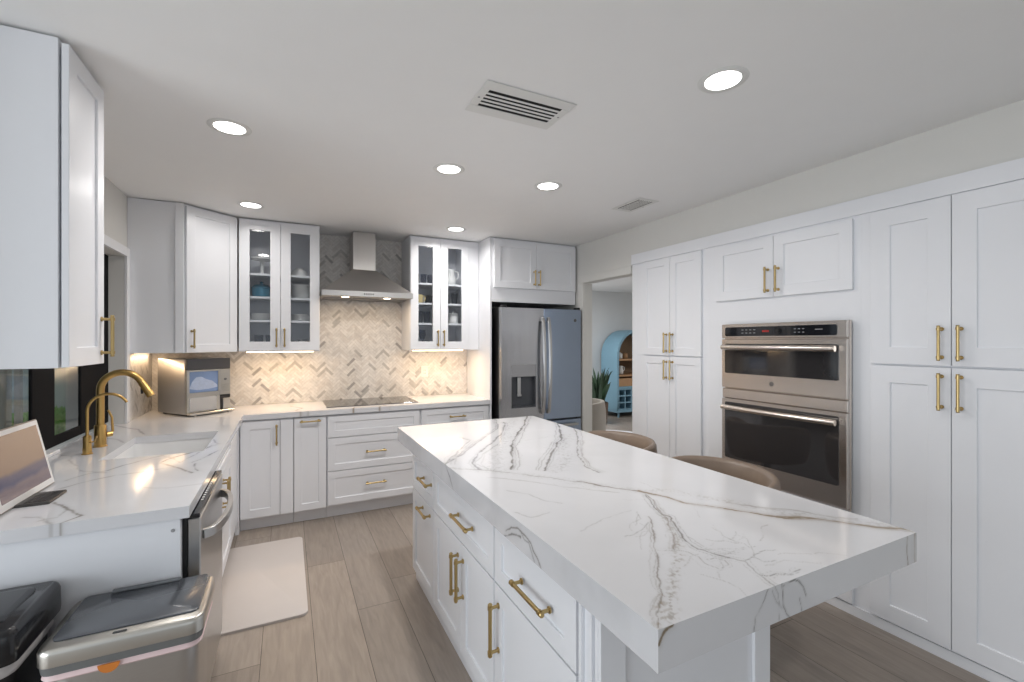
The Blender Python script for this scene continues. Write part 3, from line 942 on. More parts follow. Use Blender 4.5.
# island top
IX0, IX1, IY0, IY1, IZ0 = 0.651, 1.668, 0.667, 3.0, 0.828
main7 = [(0.64, 1.93), (0.79, 1.82), (0.845, 1.745), (0.913, 1.681), (0.981, 1.603), (1.053, 1.505), (1.13, 1.396), (1.197, 1.313)]
IV = [
    (main7, 0.0045, 0.45, 0.2, 0),
    (main7, 0.030, 0.30, 0.2, 1),
    ([(1.053, 1.515), (1.12, 1.41), (1.18, 1.33), (1.236, 1.210)], 0.004, 0.85, 0.4, 0),
    ([(1.19, 1.32), (1.22, 1.262), (1.236, 1.192), (1.252, 1.155), (1.297, 1.082), (1.351, 1.011), (1.415, 0.931), (1.48, 0.877), (1.545, 0.826), (1.60, 0.74), (1.668, 0.69)], 0.0068, 1.25, 0.75, 0),
    ([(1.40, 0.955), (1.48, 0.89), (1.56, 0.80), (1.62, 0.73), (1.668, 0.70)], 0.007, 0.6, 0.9, 0),
    ([(0.749, 1.726), (0.808, 1.668), (0.89, 1.58), (0.957, 1.494), (1.037, 1.405), (1.11, 1.34)], 0.004, 0.4, 0.2, 0),
    ([(1.374, 1.085), (1.43, 1.025), (1.506, 0.951), (1.542, 0.896), (1.579, 0.844), (1.625, 0.80)], 0.004, 0.6, 0.4, 0),
    ([(1.25, 1.30), (1.303, 1.258), (1.349, 1.163), (1.4, 1.081), (1.473, 0.93), (1.545, 0.861), (1.596, 0.78), (1.66, 0.72)], 0.025, 0.45, 0.5, 1),
    ([(1.042, 1.111), (1.005, 1.057), (0.962, 1.007), (0.906, 0.94), (0.864, 0.895), (0.816, 0.835), (0.77, 0.783), (0.748, 0.754), (0.707, 0.725), (0.683, 0.702), (0.655, 0.671)], 0.0032, 0.85, 0.3, 0),
    ([(1.18, 1.27), (1.161, 1.223), (1.119, 1.158), (1.097, 1.103), (1.106, 1.079), (1.069, 1.025), (1.02, 0.956), (1.005, 0.927), (0.998, 0.88), (1.011, 0.843), (1.033, 0.807)], 0.0035, 1.0, 0.1, 0),
    ([(1.033, 0.807), (1.049, 0.776), (1.028, 0.729), (1.009, 0.686), (1.004, 0.667)], 0.0022, 0.6, 0.1, 0),
    ([(1.19, 1.28), (1.17, 1.218), (1.117, 1.136), (1.084, 1.068), (1.036, 1.017), (0.986, 0.951), (0.941, 0.903)], 0.004, 0.7, 0.4, 0),
    ([(1.053, 0.779), (1.106, 0.784), (1.164, 0.783), (1.185, 0.78)], 0.0016, 0.6, 0, 0),
    ([(1.028, 0.721), (1.043, 0.709), (1.071, 0.705), (1.092, 0.69), (1.119, 0.692), (1.139, 0.69)], 0.0018, 0.8, 0, 0),
    ([(0.90, 0.92), (0.959, 0.884), (0.961, 0.847), (0.955, 0.814), (0.963, 0.786), (0.994, 0.787), (1.009, 0.805), (0.998, 0.823), (0.971, 0.828)], 0.0018, 0.55, 0.2, 0),
    ([(0.872, 1.03), (0.916, 1.03), (0.961, 1.042), (1.004, 1.07)], 0.002, 0.5, 0, 0),
    ([(1.051, 0.858), (1.058, 0.826), (1.101, 0.823), (1.153, 0.817)], 0.0015, 0.45, 0, 0),
    ([(1.091, 0.782), (1.096, 0.753), (1.124, 0.748)], 0.0015, 0.45, 0, 0),
    ([(1.12, 1.14), (1.069, 1.05), (0.995, 0.947), (0.918, 0.868), (0.851, 0.817), (0.778, 0.752), (0.725, 0.704), (0.692, 0.676)], 0.014, 0.85, 0.55, 1),
    ([(0.748, 0.754), (0.708, 0.724), (0.681, 0.692), (0.655, 0.665)], 0.010, 1.0, 0.8, 1),
    ([(1.35, 3.0), (1.336, 2.931), (1.228, 2.675), (1.073, 2.506), (0.887, 2.262), (0.771, 2.125), (0.655, 1.995)], 0.008, 0.55, 0, 0),
    ([(1.36, 2.85), (1.294, 2.714), (1.149, 2.468), (0.987, 2.273), (0.852, 2.111), (0.77, 1.957), (0.758, 1.848)], 0.008, 0.7, 0, 0),
    ([(1.62, 3.0), (1.416, 2.672), (1.195, 2.372), (1.072, 2.17), (0.972, 1.95), (0.884, 1.785)], 0.008, 1.0, 0.1, 0),
    ([(1.666, 2.644), (1.441, 2.249), (1.285, 2.064), (1.132, 1.871), (1.011, 1.71)], 0.0075, 0.9, 0.1, 0),
    ([(1.667, 2.45), (1.493, 2.153), (1.279, 1.847), (1.211, 1.694), (1.201, 1.577)], 0.006, 0.7, 0.2, 0),
    ([(0.903, 2.531), (0.939, 2.415), (0.813, 2.24), (0.714, 2.103), (0.656, 1.991)], 0.007, 0.5, 0, 0),
    ([(1.50, 2.30), (1.285, 2.006), (1.222, 1.875), (1.142, 1.772), (1.057, 1.687)], 0.04, 0.5, 0.3, 1),
    ([(1.45, 2.90), (1.20, 2.45), (1.01, 2.201), (0.821, 1.825)], 0.045, 0.45, 0.1, 1),
    ([(0.748, 1.545), (0.801, 1.475), (0.825, 1.38), (0.857, 1.338)], 0.003, 0.35, 0, 0),
    ([(0.672, 1.334), (0.701, 1.275), (0.776, 1.282)], 0.003, 0.35, 0, 0),
    ([(0.781, 1.116), (0.924, 1.164), (1.033, 1.178)], 0.003, 0.25, 0, 0),
]
rv = random.Random(12)
strands = []
for pts_, wd_, st_, gd_, sp_ in IV:      # companion strands beside every strong vein
    if sp_ or st_ < 0.5 or len(pts_) < 5: continue
    far_ = pts_[0][1] > 1.6
    for q_ in range(3 if far_ else 2):
        off_ = rv.choice((-1, 1)) * rv.uniform(0.010, 0.030 if far_ else 0.016)
        n0 = rv.randint(0, 1)
        cp_ = []
        for i_, (a_, b_) in enumerate(pts_):
            j_, k_ = max(i_ - 1, 0), min(i_ + 1, len(pts_) - 1)
            tx, ty = pts_[k_][0] - pts_[j_][0], pts_[k_][1] - pts_[j_][1]
            l_ = math.hypot(tx, ty) + 1e-6
            o_ = off_ * rv.uniform(0.3, 1.5)
            cp_.append((a_ - ty / l_ * o_, b_ + tx / l_ * o_))
        strands.append((cp_[n0:], wd_ * 0.5, st_ * rv.uniform(0.25, 0.5), gd_, 0))
IV += strands
for k in range(34):
    a_ = rv.uniform(0, 2 * PI)
    if k < 20: px_, py_ = rv.uniform(0.85, 1.2), rv.uniform(0.70, 1.10)
    else: px_, py_ = rv.uniform(0.70, 1.5), rv.uniform(1.1, 2.6)
    pts_ = [(px_, py_)]
    for q_ in range(rv.randint(3, 6)):
        a_ += rv.uniform(-0.7, 0.7)
        px_ += 0.03 * math.cos(a_); py_ += 0.03 * math.sin(a_)
        pts_.append((px_, py_))
    IV.append((pts_, 0.0014, rv.uniform(0.2, 0.5), 0.2, 0))
LV = [  # left edge, (y, z)
    ([(1.995, 0.914), (1.982, 0.906), (1.932, 0.872), (1.884, 0.828)], 0.005, 0.75, 0, 0),
    ([(1.399, 0.804), (1.371, 0.826), (1.309, 0.856), (1.252, 0.872)], 0.004, 0.9, 0, 0),
    ([(1.353, 0.851), (1.318, 0.874), (1.273, 0.89), (1.213, 0.887), (1.184, 0.878), (1.169, 0.863), (1.139, 0.847), (1.12, 0.828)], 0.0035, 0.9, 0.1, 0),
    ([(1.252, 0.887), (1.228, 0.874), (1.198, 0.875), (1.16, 0.83)], 0.003, 0.7, 0, 0)]
NV = [  # near edge, (x, z)
    ([(0.986, 0.914), (0.963, 0.878), (0.946, 0.856), (0.937, 0.825)], 0.0018, 0.8, 0, 0),
    ([(1.037, 0.914), (1.043, 0.863), (1.056, 0.839), (1.068, 0.826)], 0.0018, 0.9, 0, 0),
    ([(1.040, 0.905), (1.051, 0.908), (1.084, 0.911), (1.101, 0.903), (1.119, 0.886), (1.131, 0.864)], 0.0018, 1.0, 0, 0),
    ([(1.01, 0.914), (1.024, 0.892), (1.026, 0.868), (1.026, 0.828)], 0.0014, 0.5, 0, 0),
    ([(1.104, 0.862), (1.113, 0.828)], 0.0016, 0.7, 0, 0),
    ([(1.002, 0.908), (1.018, 0.877), (1.04, 0.857)], 0.0014, 0.5, 0, 0),
    ([(0.690, 0.914), (0.671, 0.907), (0.661, 0.9), (0.651, 0.883)], 0.0035, 1.6, 0.6, 0),
    ([(1.614, 0.916), (1.611, 0.872), (1.619, 0.826)], 0.0022, 1.3, 0.5, 0),
    ([(1.657, 0.916), (1.657, 0.826)], 0.007, 0.8, 0.9, 0)]


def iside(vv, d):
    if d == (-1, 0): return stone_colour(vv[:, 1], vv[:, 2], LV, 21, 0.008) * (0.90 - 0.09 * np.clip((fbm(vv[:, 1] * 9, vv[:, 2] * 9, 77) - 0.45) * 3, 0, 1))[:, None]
    if d == (0, -1): return stone_colour(vv[:, 0], vv[:, 2], NV, 23, 0.006)
    return stone_colour(vv[:, 0] + vv[:, 1], vv[:, 2], [], 25)


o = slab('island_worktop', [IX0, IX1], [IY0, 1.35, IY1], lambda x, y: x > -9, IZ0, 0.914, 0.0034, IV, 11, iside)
tag(o, 'thick white quartz island top with dark and golden veins', 'worktop')

# ------------------------------------------------------------------ island base, faces x = .69 (body .71), facing -x
def island_unit(name, label, y1, y0):
    return cabinet(name, label, 'cabinet', (0.71, y1, 0), -PI / 2, y1 - y0, 0.60, IZ0 - 0.001, 0.09, toeback=0.012)


zs_, zt_ = 0.590, 0.812
c = island_unit('island_cabinet', 'farthest white island cabinet with two horizontal gold pulls', 2.800, 2.312)
front(c, 'drawer', 0.045, 0.486, zs_, zt_, ('x', 0.375, 0.712, 0.165), 0.055)
front(c, 'door', 0.045, 0.486, 0.095, zs_ - 0.004, ('x', 0.350, 0.538, 0.165), 0.06)
c = island_unit('island_cabinet', 'middle white island cabinet with one drawer over paired doors', 2.311, 1.541)
front(c, 'drawer', 0.003, 0.767, zs_, zt_, ('x', 0.468, 0.700, 0.195), 0.055)
front(c, 'door', 0.003, 0.410, 0.095, zs_ - 0.004, ('z', 0.378, 0.440, 0.180), 0.06)
front(c, 'door', 0.410, 0.767, 0.095, zs_ - 0.004, ('z', 0.444, 0.440, 0.180), 0.06)
c = island_unit('island_cabinet', 'nearest white island cabinet with drawer over single door', 1.540, 0.998)
front(c, 'drawer', 0.003, 0.535, zs_, zt_, ('x', 0.312, 0.692, 0.200), 0.06)
front(c, 'door', 0.003, 0.535, 0.095, zs_ - 0.004, ('z', 0.042, 0.436, 0.185), 0.065)
# near end: corner post with grooves and a framed end panel, back panel on the stool side
p = empty('island_end_panel', (0.69, 0.90, 0), 0, 'white framed end panel and grooved corner post of the island', 'panel')
m = MB()
m.box(0.0116, 0.65, 0.0118, 0.0955, 0, IZ0 - 0.001)
for a, b2 in ((0.0125, 0.024), (0.038, 0.050), (0.083, 0.0955)): m.box(0.0005, 0.0115, a, b2, 0, IZ0 - 0.001)
m.build('corner_post', WHITE, p, 0.0012)
m = MB()
m.box(0.0005, 0.080, 0, 0.0115, 0, IZ0 - 0.001).box(0.578, 0.650, 0, 0.0115, 0, IZ0 - 0.001).box(0.080, 0.578, 0, 0.0115, 0, 0.11).box(0.080, 0.578, 0, 0.0115, 0.755, IZ0 - 0.001)
m.build('panel_frame', WHITE, p, 0.0012)
p = empty('island_back_panel', (1.312, 0.997, 0), 0, 'white back panel of the island behind the stools', 'panel')
MB().box(0, 0.028, 0, 1.80, 0, IZ0 - 0.001).build('panel_board', WHITE, p, 0.0012)

# ------------------------------------------------------------------ tall cabinets on the oven wall, face frame x = 2.745
XP = 2.745


def tall(name, label, y1, y0, d=0.60):
    return cabinet(name, label, 'cabinet', (XP, y1, 0), -PI / 2, y1 - y0, d, 2.24, 0.0, bv=0, extra=lambda m: m.box(0, y1 - y0, -0.012, -0.0005, 2.155, 2.24).box(0, y1 - y0, -0.010, -0.0005, 0.0, 0.052))


c = tall('pantry_cabinet', 'tall white four-door pantry cabinet beside the doorway', 3.125, 2.3052)
o1, om, o2 = 3.125 - 2.985, 3.125 - 2.668, 3.125 - 2.363
for a, b2, hx in ((o1, om, om - 0.032), (om, o2, om + 0.032)):
    front(c, 'door', a, b2, 1.363, 2.150, ('z', hx, 1.466, 0.155), 0.06)
    front(c, 'door', a, b2, 0.06, 1.357, ('z', hx, 1.250, 0.150), 0.06)
c = tall('oven_cabinet', 'tall white cabinet around the double oven with two doors on top', 2.305, 1.3352)
a0, am, a1 = 2.305 - 2.240, 2.305 - 1.812, 2.305 - 1.368
front(c, 'door', a0, am, 1.757, 2.140, ('z', am - 0.034, 1.865, 0.155), 0.065)
front(c, 'door', am, a1, 1.757, 2.140, ('z', am + 0.034, 1.865, 0.155), 0.065)
front(c, 'drawer', a0, a1, 0.06, 0.50, ('x', am, 0.28, 0.16), 0.065)
c = tall('pantry_cabinet', 'tall white four-door pantry cabinet right of the double oven', 1.335, 0.56)
b0, bm_, b1 = 1.335 - 1.286, 1.335 - 0.963, 1.335 - 0.640
for a, b2, hx in ((b0, bm_, bm_ - 0.034), (bm_, b1, bm_ + 0.034)):
    front(c, 'door', a, b2, 1.363, 2.150, ('z', hx, 1.470, 0.155), 0.085)
    front(c, 'door', a, b2, 0.06, 1.357, ('z', hx, 1.245, 0.165), 0.085)

# ------------------------------------------------------------------ double oven, face towards -x
OGLASS = mat('oven_glass', (0.030, 0.028, 0.029), 0.06, noise=0.1, nscale=3, spec=0.9, coat=0.2)
STEELW = mat('oven_steel', (0.66, 0.60, 0.55), 0.26, 1.0, noise=0.08, nscale=5, aniso=0.4, stretch=(1, 1, 0.3))  # warm reflections tinted into the steel's base colour
ov = empty('wall_oven', (2.7320, 2.158, 0.560), -PI / 2, 'stainless double wall oven with two glass windows and bowed handles', 'oven')
OW = 0.785


def ybox(m, x0, x1, z0, z1, y0, y1, mi=0): return m.box(x0, x1, y0, y1, z0 - 0.56, z1 - 0.56, mi)


m = MB()
ybox(m, 0.0, OW, 0.560, 1.594, -0.012, 0)
ybox(m, 0.004, OW - 0.004, 0.565, 1.590, -0.016, -0.012)
m.build('oven_frame', STEELW, ov, 0.002)


def rwin(m, x0, x1, z0, z1, y0, y1, r=0.012):
    t = MB().rrect(x0, x1, z0 - 0.56, z1 - 0.56, [y0, y1], r)
    t.v = [(a, c_, b_) for a, b_, c_ in t.v]
    return m.add(t.v, t.f)


m = MB()
ybox(m, 0.002, OW - 0.002, 1.500, 1.592, -0.044, -0.016)
pn = m.build('control_panel', STEELW, ov, 0.003)
m = MB(); rwin(m, 0.030, OW - 0.050, 1.512, 1.572, -0.0465, -0.044)
dsp = m.build('display', BGLASS, pn)
m = MB(); ybox(m, 0.30, 0.345, 1.536, 1.548, -0.0472, -0.0466)
m.build('lit_digits', LASER, dsp)
m = MB()
for k in range(4):
    for j in range(2): ybox(m, 0.155 + k * 0.028, 0.170 + k * 0.028, 1.530 + j * 0.020, 1.534 + j * 0.020, -0.0472, -0.0466)
for k in range(3):
    for j in range(2): ybox(m, 0.50 + k * 0.024, 0.512 + k * 0.024, 1.530 + j * 0.020, 1.534 + j * 0.020, -0.0472, -0.0466)
ybox(m, 0.62, 0.66, 1.545, 1.549, -0.0472, -0.0466)
m.build('button_marks', GREYP, dsp)
kn = MB().cyl((0.405, -0.0465, 1.542 - 0.56), (0.405, -0.062, 1.542 - 0.56), 0.015, 0.013, 20)
kn.build('dial', BLACK, pn, smooth=40)
for z0, z1, wz0, wz1, hz in ((1.165, 1.492, 1.263, 1.462, 1.438), (0.575, 1.090, 0.690, 1.068, 1.035)):
    m = MB(); ybox(m, 0.002, OW - 0.002, z0, z1, -0.044, -0.016)
    d = m.build('door', STEELW, ov, 0.003)
    m = MB(); rwin(m, 0.028, OW - 0.042, wz0, wz1, -0.0465, -0.044)
    m.build('window', OGLASS, d)
    h = MB()
    P = [(0.030 + (OW - 0.075) * t, -0.076 - 0.020 * math.sin(PI * t), hz - 0.56) for t in [i / 20 for i in range(21)]]
    h.tube(P, 0.0165, 14)
    for t in (0.05, 0.95):
        xx = 0.030 + (OW - 0.075) * t
        h.cyl((xx, -0.0465, hz - 0.56), (xx, -0.078, hz - 0.56), 0.009, seg=10)
    h.build('handle', STEELW, d, smooth=40)
m = MB(); ybox(m, 0.002, OW - 0.002, 1.094, 1.158, -0.038, -0.016)
m.build('middle_trim', STEELW, ov, 0.003)
m = MB().cyl((0.36, -0.0440, 1.213 - 0.56), (0.36, -0.0452, 1.213 - 0.56), 0.014, seg=24)
em = m.build('emblem', STEELD, ov, smooth=40)
m = MB().tube([(0.353, -0.0454, 0.652), (0.357, -0.0454, 0.659), (0.3615, -0.0454, 0.654), (0.358, -0.0454, 0.648), (0.3635, -0.0454, 0.648), (0.367, -0.0454, 0.657)], 0.0007, 6)
m.build('emblem_script', STEELW, em)

# ------------------------------------------------------------------ fridge
fr = empty('refrigerator', (1.812, 3.87, 0), 0, 'stainless steel french-door refrigerator with water dispenser', 'refrigerator')
FW = 0.908
MB().box(0.004, FW - 0.004, 0.062, 0.755, 0.03, 1.805).box(0.03, FW - 0.03, 0.09, 0.7, 0, 0.03).build('body', STEELD, fr, 0.003)
HX = 0.462
dl = MB()
# left door with the dispenser recess cut as a frame
X0, X1, ZA, ZB = 0.105, 0.372, 0.835, 1.250
dl.box(0, X0, 0, 0.058, 0.700, 1.800).box(X1, HX - 0.002, 0, 0.058, 0.700, 1.800).box(X0, X1, 0, 0.058, 0.700, ZA).box(X0, X1, 0, 0.058, ZB, 1.800).box(X0, X1, 0.050, 0.058, ZA, ZB)
d = dl.build('door', STEELB, fr)
MB().box(X0 + 0.002, X1 - 0.002, -0.003, 0.049, 1.135, ZB - 0.002).build('dispenser_panel', GREYP, d, 0.002)
MB().box(X0 + 0.002, X0 + 0.010, -0.003, 0.049, ZA + 0.002, 1.134).box(X1 - 0.010, X1 - 0.002, -0.003, 0.049, ZA + 0.002, 1.134).box(X0 + 0.010, X1 - 0.010, -0.003, 0.049, ZA + 0.002, ZA + 0.016).box(X0 + 0.010, X1 - 0.010, 0.043, 0.049, ZA + 0.016, 1.134).build('dispenser_recess', mat('recess_grey', (0.06, 0.065, 0.075), 0.3, noise=0.05), d)
MB().box(0.180, 0.215, 0.014, 0.030, 0.945, 1.130).box(0.176, 0.219, 0.008, 0.030, 0.945, 0.965).build('paddle', STEEL, d, 0.003)
d2 = MB().box(HX + 0.002, FW, 0, 0.058, 0.700, 1.800).build('door', mat('fridge_steel_blue_reflection', (0.40, 0.48, 0.61), 0.36, 1.0, noise=0.05, nscale=3), fr, 0.004)  # same steel with a blue daylight reflection put into its base colour
MB().cyl((FW - 0.075, 0.0, 1.690), (FW - 0.075, -0.002, 1.690), 0.016, seg=24).build('emblem', STEELD, d2, smooth=40)
for dd, hx in ((d, HX - 0.026), (d2, HX + 0.040)):
    h = MB()
    P = [(hx, -0.028 - 0.040 * math.sin(PI * t) ** 0.6, 0.775 + 0.930 * t) for t in [i / 24 for i in range(25)]]
    rings = [[(p[0] + u, p[1] + v_, p[2]) for u, v_ in ((-0.017, 0.010), (-0.014, -0.008), (0.014, -0.008), (0.017, 0.010))] for p in P]
    h.loft(rings)
    for z in (0.785, 1.695): h.box(hx - 0.012, hx + 0.012, -0.030, -0.0003, z - 0.02, z + 0.02)
    h.build('handle', STEEL, dd, 0.002, smooth=50)
fz = MB().box(0, FW, 0, 0.058, 0.385, 0.682).build('drawer', MATS['fridge_steel_blue_reflection'], fr, 0.004)
MB().box(0.06, FW - 0.06, -0.045, -0.028, 0.625, 0.650).box(0.07, 0.09, -0.030, -0.0003, 0.627, 0.648).box(FW - 0.09, FW - 0.07, -0.030, -0.0003, 0.627, 0.648).build('handle', STEEL, fz, 0.003)
fz = MB().box(0, FW, 0, 0.058, 0.06, 0.375).build('drawer', MATS['fridge_steel_blue_reflection'], fr, 0.004)
MB().box(0.06, FW - 0.06, -0.045, -0.028, 0.320, 0.345).box(0.07, 0.09, -0.030, -0.0003, 0.322, 0.343).box(FW - 0.09, FW - 0.07, -0.030, -0.0003, 0.322, 0.343).build('handle', STEEL, fz, 0.003)
for a in (0.01, FW - 0.06): MB().box(a, a + 0.05, 0.005, 0.055, 1.8005, 1.822).build('hinge_cover', BLACK, fr, 0.003)

# ------------------------------------------------------------------ range hood
hd = empty('range_hood', (0.650, 4.62, 1.868), 0, 'stainless pyramid range hood above the cooktop', 'range hood')
m = MB()
m.box(-0.388, 0.388, -0.49, -0.0, 0, 0.048)
m.build('rim', mat('hood_rim_steel', (0.46, 0.45, 0.44), 0.35, 1.0, noise=0.04), hd, 0.002)
m = MB()
m.loft([[(-0.384, -0.486, 0.0485), (0.384, -0.486, 0.0485), (0.384, -0.004, 0.0485), (-0.384, -0.004, 0.0485)],
        [(-0.112, -0.265, 0.268), (0.098, -0.265, 0.268), (0.098, -0.004, 0.268), (-0.112, -0.004, 0.268)]])
m.build('canopy', STEELH, hd, 0.002)
MB().box(-0.107, 0.093, -0.260, -0.004, 0.2685, 0.618).build('chimney', STEELH, hd, 0.0015)
m = MB()
for k in range(5): m.box(-0.045 + k * 0.018, -0.035 + k * 0.018, -0.4925, -0.4902, 0.018, 0.030)
m.build('button', BLACK, hd)
for xx in (-0.19, 0.17):
    MB().lathe([(0.0, -0.0025), (0.030, -0.0025), (0.030, -0.0003)], (xx, -0.40, 0), 20, cap=False).build('lamp', HOODL, hd)
    area('hood_lamp_glow', (0.65 + xx, 4.22, 1.862), (0.05, 0.05), 1.3, (1.0, 0.74, 0.48), shape='DISK')
m = MB()
for k in range(3): m.box(-0.36 + k * 0.245, -0.13 + k * 0.245, -0.33, -0.05, -0.0035, -0.0003)
m.build('grease_filter', STEELD, hd)

# cooktop
ct = empty('cooktop', (0.30, 4.125, 0.9145), 0, 'black glass induction cooktop set in the worktop below the hood', 'cooktop')
MB().rrect(0, 0.786, 0, 0.49, [0, 0.005, 0.006], 0.008, insets=[0, 0, 0.001]).build('glass_top', CGLASS, ct)
for cx, cy, rr in ((0.18, 0.14, 0.09), (0.18, 0.36, 0.075), (0.60, 0.14, 0.075), (0.60, 0.36, 0.10)):
    mm = MB()
    mm.loft([[(cx + q * math.cos(2 * PI * k / 40), cy + q * math.sin(2 * PI * k / 40), 0.0062) for k in range(40)] for q in (rr, rr + 0.0025)], cap=False)
    mm.build('burner_ring', GREYP, ct)

# outlet on the backsplash
ot = empty('outlet', (1.245, 4.6295, 1.105), 0, 'white power outlet on the backsplash right of the cooktop', 'outlet')
MB().box(0, 0.075, -0.006, -0.0005, 0, 0.115).build('cover_plate', OUTLET, ot, 0.002)
MB().box(0.020, 0.055, -0.0085, -0.006, 0.022, 0.093).build('socket', OUTLET, ot, 0.001)
m = MB()
for zz in (0.040, 0.072): m.box(0.029, 0.032, -0.0090, -0.0084, zz - 0.005, zz + 0.005).box(0.043, 0.046, -0.0090, -0.0084, zz - 0.005, zz + 0.005)
m.build('socket_slots', BLACK, ot)

# ------------------------------------------------------------------ faucets
fa = empty('kitchen_faucet', (-0.897, 3.16, 0.9145), 0, 'tall brushed gold pull-down faucet behind the sink', 'faucet')
MB().lathe([(0.030, 0), (0.030, 0.004), (0.0255, 0.006), (0.0255, 0.112), (0.024, 0.116), (0.001, 0.116)], seg=28).build('base', GOLD2, fa, smooth=40)
P = [(0, 0, 0.10), (0, 0, 0.22), (0, 0, 0.300)]
for k in range(1, 14):
    a = PI - PI * 0.87 * k / 13
    P.append((0.093 + 0.093 * math.cos(a), -0.01 * k / 13, 0.302 + 0.093 * math.sin(a)))
m = MB().tube(P, 0.0175, 18)
m.build('spout', GOLD2, fa, smooth=40)
e_ = Vector(P[-1]); dr_ = (Vector(P[-1]) - Vector(P[-2])).normalized()
q0, q1, q2, q3 = e_ + dr_ * 0.001, e_ + dr_ * 0.012, e_ + dr_ * 0.078, e_ + dr_ * 0.090
sp = MB().tube([q0, q1, q2, q3], [0.0178, 0.0185, 0.0192, 0.0185], 18).build('spray_head', GOLD2, fa, smooth=40)
bt = e_ + dr_ * 0.045 + Vector((-0.018, 0, -0.008))
MB().box(bt.x - 0.007, bt.x + 0.004, bt.y - 0.007, bt.y + 0.007, bt.z - 0.018, bt.z + 0.018).build('spray_button', BLACK, sp, 0.002)
m = MB().cyl((0.02, 0.010, 0.060), (0.040, 0.028, 0.060), 0.014, seg=16)
m.tube([(0.036, 0.024, 0.060), (0.044, 0.032, 0.075), (0.040, 0.030, 0.150), (0.026, 0.026, 0.190)], [0.006, 0.006, 0.0055, 0.005], 10)
m.build('lever', GOLD2, fa, smooth=40)
f2 = empty('water_filter_faucet', (-0.895, 2.975, 0.9145), 0, 'slim gold filtered-water faucet nearest the window frame', 'faucet')
MB().lathe([(0.022, 0), (0.022, 0.004), (0.018, 0.006), (0.018, 0.030), (0.0165, 0.034), (0.0165, 0.088), (0.010, 0.094), (0.001, 0.094)], seg=24).build('base', GOLD2, f2, smooth=40)
P = [(0, 0, 0.09), (0, 0, 0.215)]
for k in range(1, 13):
    a = PI - PI * 0.86 * k / 12
    P.append((0.082 + 0.082 * math.cos(a), 0, 0.215 + 0.082 * math.sin(a)))
MB().tube(P, [0.0068] * 13 + [0.0062], 12).build('spout', GOLD2, f2, smooth=40)
MB().tube([(0.012, -0.010, 0.060), (0.034, -0.020, 0.062), (0.044, -0.024, 0.090)], 0.0035, 8).build('lever', GOLD2, f2, smooth=40)

# ------------------------------------------------------------------ ice maker
im = empty('ice_maker', (-0.667, 4.100, 0.9145), math.radians(38), 'stainless countertop nugget ice maker in the corner under the cabinet', 'ice maker')
IW, ID, IH = 0.262, 0.375, 0.430
im.scale = (1.24, 1.06, 1.0)
m = MB()
m.rrect(0, IW, 0.022, ID, [0.012, IH - 0.008, IH], 0.012, insets=[0, 0, 0.006])
m.build('housing', STEEL, im, smooth=40)
m = MB()
for a in (0.03, IW - 0.03):
    for b2 in (0.05, ID - 0.04): m.cyl((a, b2, 0), (a, b2, 0.012), 0.012, seg=12)
m.build('foot', BLACK, im)
fp = MB().box(0, IW, -0.002, 0.0215, IH - 0.085, IH).build('top_band', mat('charcoal_plastic', (0.055, 0.055, 0.06), 0.35, noise=0.05), im, 0.003)
MB().box(0.196, 0.262, -0.002, 0.0215, 0.140, IH - 0.086).build('side_panel', CHAMP, im, 0.002)
m = MB()
for i in range(6):
    for j in range(7): m.box(0.206 + i * 0.008, 0.209 + i * 0.008, -0.0028, -0.0019, 0.165 + j * 0.009, 0.168 + j * 0.009)
m.build('speaker_dots', STEELD, im)
MB().cyl((0.228, -0.002, 0.262), (0.228, -0.005, 0.262), 0.009, seg=16).build('power_button', STEELD, im, smooth=40)
fr_ = MB().box(0.0, 0.014, 0.0, 0.0215, 0.140, IH - 0.086).box(0.186, 0.195, 0, 0.0215, 0.140, IH - 0.086).box(0.014, 0.186, 0.0, 0.0215, IH - 0.098, IH - 0.086).box(0.014, 0.186, 0, 0.0215, 0.140, 0.172)
fr_.build('window_frame', CHAMP, im)
iw = MB().box(0.0145, 0.1855, 0.004, 0.010, 0.173, IH - 0.0985).build('window', ICEW, im)
m = MB()
pr_ = [(0.015, 0.205), (0.030, 0.255), (0.055, 0.290), (0.085, 0.292), (0.115, 0.270), (0.150, 0.255), (0.180, 0.222), (0.182, 0.205), (0.13, 0.195), (0.06, 0.192)]
m.loft([[(a, 0.0032, b2) for a, b2 in pr_], [(a, 0.0038, b2) for a, b2 in pr_]])
m.build('ice', ICE, im)
MB().box(0.0, 0.012, 0.0, 0.0215, 0.012, 0.139).box(0.176, 0.195, 0, 0.0215, 0.012, 0.139).box(0.012, 0.176, 0.016, 0.0215, 0.03, 0.139).build('bay', CHAMP, im)
MB().box(0.013, 0.175, -0.004, 0.002, 0.030, 0.138).build('bin', CLEARP, im, 0.002)
MB().box(0.196, 0.262, -0.0, 0.0215, 0.110, 0.139).build('dark_band', BLACK, im, 0.001)
MB().box(0.196, 0.215, 0.004, 0.0215, 0.012, 0.109).build('dark_slot', BLACK, im)
MB().box(0.216, 0.262, 0.0, 0.0215, 0.012, 0.109).build('lower_panel', CHAMP, im, 0.001)
tr = MB().box(-0.002, 0.262, -0.050, -0.0045, 0.010, 0.024).build('drip_tray', CHAMP, im, 0.003)
m = MB()
for a in (0.03, 0.235): m.cyl((a, -0.035, 0), (a, -0.035, 0.010), 0.007, seg=12)
m.build('tray_foot', CHAMP, tr)

